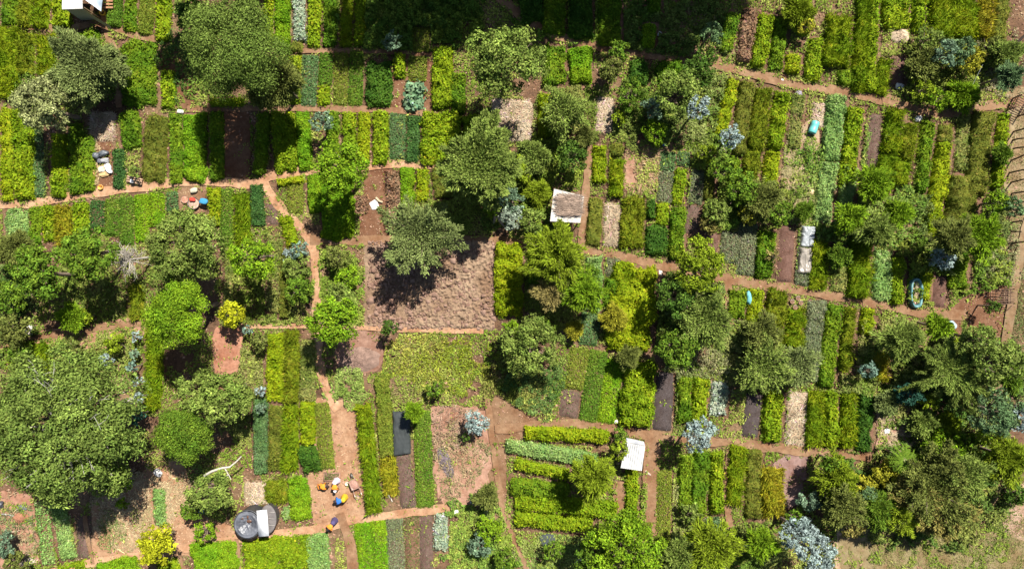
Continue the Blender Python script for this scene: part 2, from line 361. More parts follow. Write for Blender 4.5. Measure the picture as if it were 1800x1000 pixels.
def scatter_leaves(G, q, nn, st, r, seed, org=(0, 0, 0)):
    ca, cb, Ln, Wd, den, h, kind, _ = st; n = len(q)
    col = colours(ca, cb, q[:, 0]+org[0], q[:, 1]+org[1], n, r, seed)
    sc = np.exp(r.normal(0, .25, n))
    if kind == 'blade':
        D = np.stack([r.normal(0, .55, n), r.normal(0, .55, n), np.abs(r.normal(.75, .35, n))], 1)+nn*.3
        D = nrm(D); N = nrm(r.normal(0, 1, (n, 3))+np.array([0, 0, .6]))
        P = q+D*Ln*.3*sc[:, None]; G.leaves(P, D, N, Ln*sc, Wd*sc, col, .15)
    elif kind == 'straw':
        th = r.random(n)*math.pi; D = np.stack([np.cos(th), np.sin(th), r.normal(0, .12, n)], 1)
        P = q+np.stack([np.zeros(n), np.zeros(n), r.random(n)*.08], 1); G.leaves(P, D, np.tile([0, 0, 1.], (n, 1))+r.normal(0, .3, (n, 3)), Ln*sc, Wd*sc, col, .05)
    else:
        N = nrm(nn+r.normal(0, .55, (n, 3))); N[:, 2] = abs(N[:, 2]); D = nrm(np.cross(N, r.normal(0, 1, (n, 3))))
        up = (r.random(n)-.25)*Ln*1.1
        P = q+nn*up[:, None]; G.leaves(P, D, N, Ln*sc, Wd*sc, col, .15)
ORD = ['first', 'second', 'third', 'fourth', 'fifth', 'sixth', 'seventh', 'eighth', 'ninth', 'tenth', 'eleventh', 'twelfth', 'thirteenth', 'fourteenth', 'fifteenth']
bedcount = [0]
def bed(label, group, x1, y1, x2, y2, wd, style, h=None):
    st = ST[style]; bedcount[0] += 1; sd = 100+bedcount[0]*7; r = rng(sd)
    h = st[5] if h is None else h
    dry = style in ('straw',)
    wd = wd+1.6; P, org, A = bedpatch(x1, y1, x2, y2, wd, .09 if style not in ('soil', 'char') else .16, sd, .2, 8, .35, .05)
    root = empty('planting_bed', label, 'planting bed', org, group)
    sc_ = {'char': (.06, .046, .042), 'soil': (.115, .062, .045), 'brown': (.11, .068, .052), 'grey': (.12, .078, .055), 'straw': (.22, .14, .09)}.get(style, (.15, .08, .05))
    G = Geo(); G.grid(P, sc_); G.build('soil', M_SOIL, root, True)
    G = Geo()
    if h >= .22 and st[6] in ('leaf', 'blade'):
        Pc, o2, A = bedpatch(x1, y1, x2, y2, wd-1.5, h, sd+1, .13, 7, .75, .16)
        Pc = Pc+(o2-org)
        n = int(A*st[4]*(1.15)); q, nn = sample(Pc, n, r)
        Pu = Pc.copy(); Pu[..., 2] = Pu[..., 2]*.86-.05
        cc = colours(st[0], st[1], Pu[..., 0].ravel()+org[0], Pu[..., 1].ravel()+org[1], Pu[..., 0].size, r, sd, .1)
        G.grid(Pu, cc*.85)
        scatter_leaves(G, q, nn, st, r, sd, org)
        # a few taller stragglers along and around the bed
        k = max(3, int(A*1.2)); q2, n2 = sample(Pc, k, r); q2 = np.repeat(q2, 9, 0)+r.normal(0, .07, (k*9, 3))+[0, 0, .08]
        scatter_leaves(G, q2, np.repeat(n2, 9, 0), st, r, sd, org)
        G.build('foliage', M_LEAF, root)
    elif st[6] != 'none':
        q, nn = sample(P, int(A*st[4]), r); q = q+np.array([0, 0, 1.])*(.02+r.random(len(q))*h*.6)[:, None]
        # bald spots
        bald = fbm((q[:, 0]+org[0])*1.6, (q[:, 1]+org[1])*1.6, sd+3); kk = bald > (.3 if style in ('brown', 'sparse', 'weedy') else .12); q = q[kk]; nn = nn[kk]
        scatter_leaves(G, q, nn, st, r, sd, org)
        G.build('straw' if st[6] == 'straw' else 'seedlings', M_STRAW if dry else M_LEAF, root)
    else:
        k = int(A*9); q, nn = sample(P, k, r)
        for c_ in range(0): pass
        G.leaves(q+[0, 0, .03], r.normal(0, 1, (k, 3))*[1, 1, .2], np.tile([0, 0, 1.], (k, 1)), .09, .05, colours(np.array(sc_)*1.9, np.array(sc_)*1.3, q[:, 0], q[:, 1], k, r, sd))
        G.build('crumbs', M_SOIL, root)
    L = math.hypot(x2-x1, y2-y1)
    mark_quad((x1+x2)/2, (y1+y2)/2, (x2-x1)/L, (y2-y1)/L, L/2+1, wd/2+1)
# (where the row is, group, counting side, beds as x1, y1, x2, y2, width, style[, height])
ROWS = [
('left of the top-left hut', 'beds left of the hut', 'left', [(14,-14,11,43,27,'green'),(40,-14,38,46,22,'ograss'),(69,-14,66,47,27,'grass'),(104,-14,103,46,33,'lime')]),
('right of the top-left hut', 'beds right of the hut', 'left', [(201,-14,198,49,24,'fine',.3),(227,-14,225,56,24,'green',.3),(257,-14,253,61,26,'ofine',.3),(284,-14,281,69,27,'lime')]),
('under the path at far left', 'upper left beds', 'left', [(12,46,8,172,40,'grass'),(41,55,40,128,26,'ograss'),(76,57,78,135,32,'grass'),(115,57,116,100,26,'green'),(150,52,165,130,34,'green')]),
('right of the feathery sage tree', 'beds under the upper path', 'left', [(240,70,240,184,62,'green',.4),(295,122,293,190,26,'lime',.4)]),
('along the far left edge', 'hedged beds at far left', 'left', [(6,188,8,354,20,'yel'),(36,190,38,352,38,'lime'),(62,205,70,347,20,'teal'),(100,235,98,346,26,'lime'),(128,215,131,342,24,'green'),(152,235,151,338,20,'green')]),
('at the far left edge, strawy', 'x', 'left', [(181,198,179,246,42,'straw')]),
('beside the sack heap', 'beds around the sack heap', 'left', [(206,262,207,331,21,'dteal',.3),(222,195,228,258,34,'green')]),
('above the long left path', 'beds above the long path', 'left', [(272,200,268,320,42,'olive'),(304,198,306,322,22,'green'),(340,197,340,319,40,'bfine',.4),(377,195,378,316,26,'green'),(463,196,452,306,24,'green'),(495,195,500,303,44,'lime'),(531,196,536,299,24,'bfine',.4)]),
('between the domed tree and top path', 'beds right of the domed tree', 'left', [(470,-14,466,82,21,'lime',.4),(495,-14,494,90,27,'bfine',.4),(523,-14,526,72,24,'silver'),(552,-14,549,84,24,'lime',.35),(580,-14,577,82,25,'green',.35),(610,-14,606,81,20,'grass',.4),(632,-14,630,80,20,'lime',.4)]),
('below the silver-leaved bed', 'small beds by the top path', 'left', [(521,70,518,90,22,'olive'),(508,96,512,126,38,'yel',.4)]),
('under the domed tree', 'beds under the domed tree', 'left', [(365,178,425,178,16,'lime'),(440,172,470,176,20,'green'),(500,172,526,165,26,'green')]),
('below the top path, right of dome', 'low beds below the top path', 'left', [(546,97,542,187,26,'teal'),(574,93,571,150,22,'fine'),(600,91,598,186,23,'ofine'),(627,90,624,187,23,'fine'),(666,105,665,189,46,'dark',.5),(702,92,702,138,20,'lime',.4)]),
('right of the domed tree, lower half', 'x', 'left', [(569,148,567,186,23,'lime',.3)]),
('between the two red alleys', 'beds between the red alleys', 'top', [(741,48,740,92,28,'ofine'),(735,99,733,142,30,'ofine'),(729,143,727,164,34,'cabb'),(727,165,727,194,32,'cabb')]),
('right of the cabbages', 'hedges right of the cabbages', 'left', [(778,78,776,188,36,'lime'),(806,125,804,196,28,'green')]),
('above the middle of the long path', 'beds above the middle path', 'left', [(582,196,582,285,26,'green',.4),(612,194,611,287,24,'lime',.4),(638,194,637,288,24,'yel',.4),(668,194,667,289,28,'lime',.4),(699,200,699,280,26,'teal'),(726,202,724,286,26,'dteal'),(775,194,770,290,72,'lime',.6),(838,200,838,258,50,'lime',.6)]),
('right of the red clearing', 'beds right of the red clearing', 'left', [(689,301,692,410,28,'rust'),(715,293,716,372,25,'bfine',.35),(743,294,741,352,22,'yel',.35),(775,294,780,350,36,'olive')]),
('left of the red clearing', 'beds left of the red clearing', 'left', [(518,310,519,375,27,'ofine'),(552,305,552,372,26,'bfine',.45),(592,305,593,420,58,'bfine',.45)]),
('edging the fork in the path', 'x', 'left', [(486,322,532,313,15,'yel',.4)]),
('of dark mulch left of the red clearing', 'x', 'left', [(635,344,635,374,24,'rust',.2)]),
('below the path, left edge', 'low beds below the left path', 'left', [(27,366,28,430,40,'mint',.3),(58,363,60,430,22,'green',.3),(82,361,83,425,26,'lime',.35),(107,360,110,432,28,'ygrass',.4),(138,356,141,412,30,'lime',.35),(171,353,171,408,24,'dteal',.16),(197,350,197,415,23,'fine'),(222,347,223,430,23,'fine'),(248,343,250,425,22,'bfine'),(275,339,275,398,26,'bfine'),(303,338,303,376,18,'teal')]),
('below the path, beside the basins', 'beds right of the basins', 'left', [(374,328,374,400,23,'yel',.4),(399,333,398,432,21,'fine'),(424,340,425,432,29,'grass',.35),(450,322,452,398,25,'dteal'),(477,357,478,396,21,'brown'),(498,378,514,432,26,'yel',.3)]),
('among trees left of narrow path', 'rough beds left of the narrow path', 'left', [(400,435,398,545,18,'weedy'),(480,410,482,550,30,'weedy'),(500,440,498,560,20,'olive'),(236,500,238,562,26,'ograss')]),
('right of the thatched shelter', 'beds right of the shelter', 'left', [(1055,252,1054,322,26,'yel',.5),(1085,250,1086,275,24,'olive'),(1086,278,1083,345,26,'grass',.5)]),
('by the weedy clearing', 'low beds by the weedy clearing', 'left', [(1175,267,1172,300,25,'teal'),(1171,302,1168,355,26,'grey'),(1203,268,1200,292,20,'teal'),(1200,294,1191,358,24,'lime',.35)]),
('above the curving middle path', 'beds above the curving path', 'left', [(1049,345,1042,432,28,'olive',.5),(1077,358,1074,432,24,'straw'),(1115,346,1110,437,40,'ograss',.5),(1147,350,1146,383,17,'dark'),(1165,355,1165,395,24,'lime',.35),(1155,394,1153,447,40,'dark',.4),(1196,362,1189,456,28,'green',.55)]),
('below the blue-leaved trees', 'low beds in the middle', 'left', [(1230,300,1221,358,26,'grey',.15),(1219,360,1214,412,25,'brown'),(1250,292,1246,350,22,'olive'),(1285,407,1281,462,31,'grey'),(1316,392,1309,484,32,'grey'),(1352,405,1344,487,34,'green',.5)]),
('just above the big lime tree', 'raked beds', 'left', [(1226,400,1224,428,20,'soil'),(1253,408,1248,444,25,'soil'),(1386,395,1379,496,28,'soil')]),
('right of the sheeted bed', 'beds right of the sheet', 'left', [(1445,425,1440,508,32,'grass'),(1480,430,1475,512,28,'weedy'),(1521,400,1512,522,38,'grass',.7),(1556,440,1552,530,32,'mint'),(1582,450,1580,535,22,'lime')]),
('by the teal-lined trough', 'beds by the trough', 'left', [(1633,478,1630,528,22,'yel'),(1655,484,1652,540,24,'soil'),(1690,440,1688,508,34,'green')]),
('below the upper right path', 'long beds below the upper path', 'left', [(1291,138,1267,240,26,'yel',.55),(1317,140,1300,272,27,'olive',.55),(1346,152,1330,262,31,'ograss',.6),(1380,158,1363,262,29,'lime',.55),(1405,165,1397,262,24,'weedy'),(1440,182,1436,222,18,'straw'),(1475,165,1462,280,33,'mint',.45),(1506,185,1490,330,30,'lime',.45),(1541,200,1533,300,24,'brown'),(1580,192,1568,270,31,'grass',.6),(1607,213,1598,280,26,'ograss',.6)]),
('under the olive and lime hedges', 'lower lengths of the long beds', 'left', [(1296,275,1290,330,24,'green'),(1328,264,1318,330,30,'ograss',.6),(1361,264,1354,335,28,'yel',.5),(1461,282,1446,392,33,'mint',.45),(1499,290,1482,395,28,'mint',.4),(1566,272,1552,340,30,'grass',.6),(1594,282,1585,322,28,'grass',.7)]),
('left of the fence posts', 'beds by the fence posts', 'left', [(1637,212,1622,340,24,'green',.5),(1668,215,1665,248,26,'olive'),(1666,250,1641,420,29,'yel',.6),(1697,200,1692,300,24,'weedy'),(1738,192,1722,345,38,'olive',.8),(1771,198,1756,330,19,'lime',.6),(1703,305,1690,420,54,'olive',.8)]),
('of the upper right terrace', 'upper right terrace beds', 'left', [(1291,20,1277,88,26,'green'),(1322,15,1308,108,27,'rust',.5),(1352,22,1333,116,29,'lime',.5),(1376,30,1366,122,26,'green',.5),(1400,92,1396,130,28,'yel',.5),(1418,-14,1415,58,26,'lime'),(1437,64,1431,142,28,'lime',.5),(1481,25,1474,116,46,'grass',.7),(1500,122,1496,150,50,'green',.5)]),
('in the top right corner', 'top right corner beds', 'left', [(1522,-14,1512,160,22,'grass',.6),(1541,-14,1531,160,21,'lime',.6),(1560,100,1551,165,24,'grass',.5),(1582,-14,1578,48,48,'lime',.5),(1621,-14,1618,55,25,'lime',.5),(1680,-14,1680,68,80,'grass',.6),(1740,-14,1733,66,26,'ygrass',.5),(1768,-14,1760,73,25,'olive',.5)]),
('of brown soil with a white sack', 'x', 'left', [(1582,98,1578,152,27,'soil')]),
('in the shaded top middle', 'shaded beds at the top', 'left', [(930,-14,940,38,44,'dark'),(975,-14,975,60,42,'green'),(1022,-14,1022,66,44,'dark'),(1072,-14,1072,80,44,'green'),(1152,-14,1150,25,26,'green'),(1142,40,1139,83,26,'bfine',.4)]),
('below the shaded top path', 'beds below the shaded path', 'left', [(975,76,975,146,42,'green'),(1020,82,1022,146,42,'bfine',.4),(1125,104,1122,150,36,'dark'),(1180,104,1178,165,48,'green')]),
('left of the pale bare strip', 'overgrown beds by the pale strip', 'left', [(901,176,897,247,70,'straw'),(962,160,960,242,34,'yel'),(1002,150,1000,240,48,'weedy'),(1065,172,1060,232,26,'straw')]),
('right of the ploughed plot', 'hedges right of the ploughed plot', 'left', [(894,427,894,556,50,'yel',.75),(938,440,940,500,22,'green'),(1045,450,1042,548,31,'mint'),(1040,550,1033,606,32,'teal'),(1079,452,1076,486,24,'grey',.1),(1078,488,1072,540,24,'green'),(1122,462,1104,622,84,'yel',.8)]),
('in the middle, sloping slightly', 'low beds in the middle', 'left', [(1020,612,1008,684,32,'ofine'),(1004,686,998,735,34,'brown'),(1053,617,1033,741,31,'fine'),(1083,632,1064,744,30,'bfine'),(1130,636,1117,752,60,'lime',.8),(1169,653,1164,758,34,'char'),(1208,662,1203,745,26,'green',.6),(1236,664,1229,748,29,'lime',.6),(1268,670,1262,730,30,'silver'),(1328,690,1318,769,30,'char'),(1364,688,1358,777,35,'lime',.6),(1404,688,1398,782,34,'straw'),(1439,687,1434,786,30,'grass',.6),(1467,688,1463,787,24,'lime',.6),(1497,690,1492,789,26,'grass',.6)]),
('in the right middle', 'beds at right middle', 'left', [(1528,694,1521,796,28,'dark',.6)]),
('below the right half path', 'beds below the right path', 'left', [(1300,508,1296,560,34,'green'),(1332,510,1328,600,28,'yel'),(1372,508,1362,612,34,'ograss',.6),(1404,543,1397,612,32,'grass',.6),(1438,528,1424,672,34,'grey',.3),(1470,533,1455,680,30,'green'),(1500,541,1488,656,22,'ograss',.6),(1531,541,1526,590,23,'yel')]),
('under the big leafless scrub', 'x', 'left', [(1553,622,1552,672,24,'ygrass',.5)]),
('in the scrub at right', 'scrubby strips at right', 'left', [(1300,620,1292,680,30,'weedy'),(1350,615,1345,680,50,'weedy'),(1390,620,1385,680,34,'weedy')]),
('left of the small white-roofed shed', 'beds lying crosswise by the white roof', 'top', [(922,762,1072,769,26,'yel',.6),(888,784,1052,812,26,'mint',.5),(905,816,1002,838,22,'lime',.5),(896,856,1000,868,30,'green',.6),(902,884,1085,900,30,'lime',.6),(905,914,1044,926,28,'lime',.6)]),
('below the small white-roofed shed', 'beds below the white roof', 'left', [(1113,829,1108,945,25,'lime',.5),(1138,918,1136,950,24,'olive'),(1167,826,1164,965,27,'ofine'),(1208,800,1205,900,25,'green'),(1236,795,1228,910,31,'green',.65),(1262,795,1262,905,27,'lime',.6),(1300,784,1292,888,29,'grass',.6),(1328,790,1326,915,27,'olive',.5),(1358,824,1362,910,42,'ygrass',.6)]),
('beside the big gnarled tree', 'beds beside the gnarled tree', 'left', [(50,600,50,650,70,'grass',.3),(270,574,266,722,30,'grass',.4)]),
('left of the wide sandy clearing', 'beds left of the clearing', 'left', [(456,700,458,832,26,'teal',.3),(482,586,480,710,31,'yel',.4),(511,582,510,708,27,'ograss',.5),(540,598,538,706,28,'weedy')]),
('left of the clearing, lower row', 'lower beds left of the clearing', 'left', [(482,714,482,830,28,'olive'),(509,714,508,830,27,'grass'),(538,708,540,784,28,'yel'),(537,786,546,832,34,'dark'),(565,708,576,824,25,'ofine',.2)]),
('above the white sheet by the tanks', 'beds by the tanks', 'left', [(450,848,452,885,40,'straw'),(483,846,484,886,36,'ograss'),(521,841,530,918,38,'bfine',.35),(500,892,502,916,12,'mint')]),
('right of the people', 'long beds right of the people', 'left', [(637,712,656,904,27,'grass',.65),(670,660,680,804,27,'ofine',.3),(680,806,688,872,27,'ygrass',.4),(706,798,718,894,30,'brown'),(741,722,748,892,29,'fine')]),
('at the bottom, right of clearing', 'bottom beds', 'left', [(636,918,645,1014,26,'bfine'),(664,914,672,1014,27,'bfine'),(692,909,697,1014,29,'grey',.1),(722,907,725,1014,25,'sparse'),(749,905,750,1014,25,'brown'),(776,904,775,970,25,'silver',.25)]),
('at the bottom left corner', 'beds in the bottom left corner', 'left', [(72,880,86,990,22,'mint',.2),(98,884,120,984,28,'mint',.25),(146,906,148,982,27,'brown')]),
('on the sandy plot', 'x', 'left', [(277,860,281,925,22,'mint',.25)]),
('along the bottom edge', 'beds along the bottom edge', 'left', [(95,1010,150,1000,30,'lime',.25),(170,1008,240,994,36,'bfine',.3),(275,1010,315,1000,34,'lime',.3),(335,985,417,975,56,'bfine',.3),(428,984,545,970,66,'lime',.3),(556,938,560,1014,40,'mint',.3)]),
]

for place, group, order, beds in ROWS:
    n = len(beds)
    for i, b in enumerate(beds):
        *c, st = b[:6]; hh = b[6] if len(b) > 6 else None
        if n > 1: lab = '%s bed, %s from %s in row %s' % (ST[st][7], ORD[i], order, place)
        else: lab = '%s bed %s' % (ST[st][7], place)
        bed(lab, group if n > 1 else 'single planting beds', *c, st, hh)
# ------------------------------------------------------------------ trees and shrubs
TC = dict(
 bright=((.11, .22, .010), (.21, .31, .015)), green=((.075, .155, .014), (.15, .22, .02)), dark=((.045, .10, .014), (.09, .15, .02)),
 lime=((.15, .22, .010), (.23, .29, .02)), sage=((.13, .175, .05), (.20, .24, .075)), olive=((.105, .135, .028), (.165, .18, .04)),
 sageg=((.12, .185, .03), (.21, .26, .055)), cream=((.21, .24, .08), (.34, .36, .15)), yellow=((.28, .31, .012), (.38, .38, .015)),
 blue=((.20, .27, .24), (.32, .39, .37)), teal=((.11, .18, .10), (.18, .26, .16)), dome=((.10, .16, .025), (.15, .205, .04)),
 bluegreen=((.08, .15, .055), (.14, .21, .09)), ochre=((.22, .19, .06), (.32, .26, .09)), brownish=((.17, .17, .04), (.26, .21, .06)), dteal=((.02, .075, .05), (.04, .11, .07)))
BARK = (.20, .15, .11); PALEBARK = (.42, .38, .32)
def limb(p, q, r0, r1, r, k=5, sag=.12):
    p = np.asarray(p, float); q = np.asarray(q, float); t = np.linspace(0, 1, k)[:, None]
    L = np.linalg.norm(q-p); mid = r.normal(0, sag*L, 3)*[1, 1, .4]
    return p*(1-t)+q*t+mid*(4*t*(1-t))*.5, np.linspace(r0, r1, k)
def crown_lobes(c, rad, r, n, flat=.7):
    """lobe centres over an uneven dome"""
    out = []
    ga = math.pi*(3-math.sqrt(5))
    for i in range(n):
        u = (i+.5)/n; zz = 1-1.25*u; rr = math.sqrt(max(0, 1-zz*zz)); th = i*ga+r.normal(0, .25)
        d = np.array([rr*math.cos(th), rr*math.sin(th), zz*flat])
        k = r.uniform(.5, .86)
        out.append((c+d*rad*k, rad*r.uniform(.24, .40)*(1.15 if n < 14 else 1)))
    return out
def tree(px, py, rpx, h, kind, colr, label, cat='tree', nl=None, sx=1., sy=1., leaf=None, dens=1., seedx=0):
    sd = int(px*13+py*7+seedx); r = rng(sd); k = (H-h)/H/25; rad = rpx*k*.98
    c = W(px, py, h); base = np.array([c[0], c[1], 0.]); ca, cb = [np.array(q) for q in TC[colr]]
    lean = r.normal(0, .06*h, 2) if cat == 'tree' else r.normal(0, .03, 2)
    base[:2] += lean; sh = cat == 'shrub'
    nm = {'soft': 'conifer', 'star': 'conifer', 'bare': 'bare_tree', 'palm': 'palm'}.get(kind, 'tree') if not sh else 'shrub'
    if px > 1250 and cat == 'tree' and h < 6: pass
    root = empty(nm, label, 'palm' if kind == 'palm' else ('bush' if sh else 'tree'), base, 'shrubs and bushes' if sh else 'trees standing among the beds')
    T = Geo(); G = Geo(); c = c-base; z0 = np.array([0, 0, -.1])
    bark = np.array(PALEBARK if kind in ('gnarl', 'bare') else BARK)
    tr = max(.03, min(.34, rad*.055+.02)); sxy = np.array([sx, sy, 1.])
    fork = c*[.9, .9, 0]+[0, 0, max(.08, c[2]-rad*.55)]
    P_, R_ = limb(z0, fork, tr*1.25, tr*.8, r, 6, .05); T.tube(P_, R_, bark, 7)
    if kind in ('leafy', 'dome', 'gnarl'):
        n = nl or (72 if kind == 'gnarl' else int(np.clip(10+rad*11, 9, 60))); flat = .55 if kind == 'dome' else .7
        if sh: flat = .8
        lobes = crown_lobes(np.zeros(3), rad, r, n, flat)
        L0 = leaf or (.18 if kind != 'dome' else .12)
        gaps = {'gnarl': .95, 'dome': .97}.get(kind, .86)
        for i, (lc, lr) in enumerate(lobes):
            lc = lc*sxy; lr = lr*(.84 if sh or kind == 'dome' else .8)
            if kind == 'gnarl': lr *= r.uniform(.68, .92)
            cc = lc+c
            if cc[2]-lr*.5 < .05: cc[2] = .05+lr*.5
            P_, R_ = limb(fork, cc-[0, 0, lr*.3], tr*.45, tr*.1+.008, r); T.tube(P_, R_, bark, 5)
            if r.random() > gaps: continue
            area_ = 4*math.pi*lr*lr*.6; m = int(min(3200, area_/(L0*L0*.45)*1.5*dens))
            d = nrm(r.normal(0, 1, (m, 3))+[0, 0, .35]); 
            rr = lr*(1+.35*(vn(d[:, 0]*2.2+i*3, d[:, 1]*2.2+d[:, 2], sd)-.5)*2)*np.clip(1-abs(r.normal(0, .22, m)), .2, 1.2)
            # sub-clumps: pull leaves towards twig tips
            tips = nrm(r.normal(0, 1, (14, 3))+[0, 0, .4]); j = r.integers(0, 14, m)
            mixd = .45 if kind == 'dome' else .72
            d2 = nrm(d*(1-mixd)+tips[j]*mixd+r.normal(0, .1, (m, 3)))
            q = cc+d2*rr[:, None]*np.array([1, 1, .7])
            N = nrm(d2+r.normal(0, .55, (m, 3))); D = nrm(np.cross(N, r.normal(0, 1, (m, 3))))
            f = np.clip(r.normal(.45, .3, m)+(r.random()-.5)*.5, 0, 1)[:, None]
            v = np.exp(r.normal(0, .2, m)+r.normal(0, .12)+r.normal(0, .18, 14)[j])[:, None]
            G.leaves(q, D, N, L0*np.exp(r.normal(0, .25, m)), L0*.55, (ca*(1-f)+cb*f)*v, .2)
        if kind == 'gnarl':
            for i in range(30):
                th = r.uniform(0, 6.28); d = np.array([math.cos(th), math.sin(th), r.uniform(.35, 1.0)]); d = nrm(d)
                p0 = c+d*rad*r.uniform(.1, .45)*[1, 1, .8]; p1 = c+d*rad*r.uniform(.74, .92)*[1, 1, .74]
                P_, R_ = limb(p0, p1, .035, .012, r, 7, .16); T.tube(P_, R_, (.34, .33, .27), 5)
                for q_ in range(3):
                    a = P_[3+q_]; P2, R2 = limb(a, a+nrm(d+r.normal(0, .6, 3))*r.uniform(.4, .9), .018, .008, r, 4, .15); T.tube(P2, R2, (.34, .33, .27), 4)
    elif kind in ('feather', 'soft', 'star'):
        nb = int({'feather': 95, 'soft': 110, 'star': 60}[kind]*np.clip(rad, .6, 2.2)*max(.5, min(dens, 1))); L0 = leaf or {'feather': .18, 'soft': .30, 'star': .34}[kind]
        core = c-[0, 0, rad*(.5 if kind != 'star' else .3)]
        for i in range(nb):
            th = r.uniform(0, 6.283); zz = r.uniform(-.05, 1.2) if kind != 'star' else r.uniform(-.1, .7)
            if kind == 'soft': zz = abs(r.normal(0, 1.3))
            d = nrm(np.array([math.cos(th), math.sin(th), zz*1.1])*sxy)
            Lb = rad*r.uniform(.55, 1.1)*(1+(.16 if kind == 'feather' else .25 if kind != 'soft' else .12)*math.sin(th*3+sd)+.12*math.sin(th*5+sd*2)) * (1.0 if kind != 'star' else r.choice([.6, 1.05]))
            p1 = core+d*Lb*[1, 1, .9]+[0, 0, .1*rad]
            P_, R_ = limb(core+d*rad*.08, p1, .02+tr*.15, .006, r, 6, .08)
            if kind != 'feather': P_[:, 2] -= (np.linspace(0, 1, 6)**2)*Lb*.22
            T.tube(P_, R_, bark, 4)
            m = int(Lb*{'feather': 210, 'soft': 150, 'star': 130}[kind]*dens); t = r.random(m)**.7*.92+.12
            idx = np.clip(t*5, 0, 4.99); a = idx.astype(int); fq = (idx-a)[:, None]; q = P_[a]*(1-fq)+P_[a+1]*fq
            w_ = {'feather': .26, 'soft': .2, 'star': .085}[kind]*np.clip(rad, .6, 1.6)
            off = r.normal(0, 1, (m, 3))*w_*(1.2-t)[:, None]; q = q+off
            D = nrm(d+nrm(off)*.8+r.normal(0, .35, (m, 3))+[0, 0, -.1]); N = nrm(r.normal(0, .6, (m, 3))+[0, 0, 1.])
            f = np.clip(r.normal(.4, .28, m)+t*.25-.1, 0, 1)[:, None]; v = np.exp(r.normal(0, .2, m)+r.normal(0, .16))[:, None]
            G.leaves(q, D, N, L0*np.exp(r.normal(0, .25, m)), {'feather': .07, 'soft': .055, 'star': .06}[kind], (ca*(1-f)+cb*f)*v, .15)
    elif kind == 'bare':
        for i in range(int(50*np.clip(rad, .7, 2))):
            d = nrm(r.normal(0, 1, 3)*[1, 1, .5]+[0, 0, .5]); p1 = fork+d*rad*r.uniform(.6, 1.25)*[1, 1, .9]
            P_, R_ = limb(fork, p1, .03, .009, r, 6, .14); T.tube(P_, R_, bark, 4)
            for q_ in range(5):
                a = P_[2+q_ % 4]; P2, R2 = limb(a, a+nrm(d+r.normal(0, .7, 3))*r.uniform(.25, .6), .014, .005, r, 4, .15); T.tube(P2, R2, bark, 4)
        if colr != 'cream':
            m = int(900*rad*rad*dens); d = nrm(r.normal(0, 1, (m, 3))+[0, 0, .3]); q = fork+d*rad*(r.random(m)**.5)[:, None]*[1, 1, .6]; q[:, 2] = np.maximum(q[:, 2], .1)
            f = r.random(m)[:, None]; G.leaves(q, r.normal(0, 1, (m, 3)), d, .11, .05, (ca*(1-f)+cb*f)*np.exp(r.normal(0, .2, m))[:, None])
    elif kind == 'palm':
        for i in range(13):
            th = i*6.283/13+r.normal(0, .12); d = np.array([math.cos(th), math.sin(th), .5]); Lf = rad*r.uniform(.8, 1.1); t = np.linspace(0, 1, 10)[:, None]
            P_ = c+d*t*Lf+np.array([0, 0, -1])*t**2*Lf*.9; T.tube(P_, np.linspace(.025, .006, 10), (.2, .22, .08), 4)
            m = 150; a = r.random(m)*8.9; ai = a.astype(int); q = P_[ai]*(1-(a-ai))[:, None]+P_[ai+1]*(a-ai)[:, None]
            side = np.cross(d, [0, 0, 1.])*np.where(r.random(m) < .5, 1, -1)[:, None]; D = nrm(side+d*.7+r.normal(0, .12, (m, 3)))
            f = r.random(m)[:, None]; G.leaves(q+D*.13, D, np.tile([0, 0, 1.], (m, 1)), .30, .035, (ca*(1-f)+cb*f)*np.exp(r.normal(0, .15, m))[:, None])
    T.build('stem' if sh else 'trunk', M_BARK, root, True)
    G.build('foliage' if sh else 'crown', M_LEAF, root)
    return root
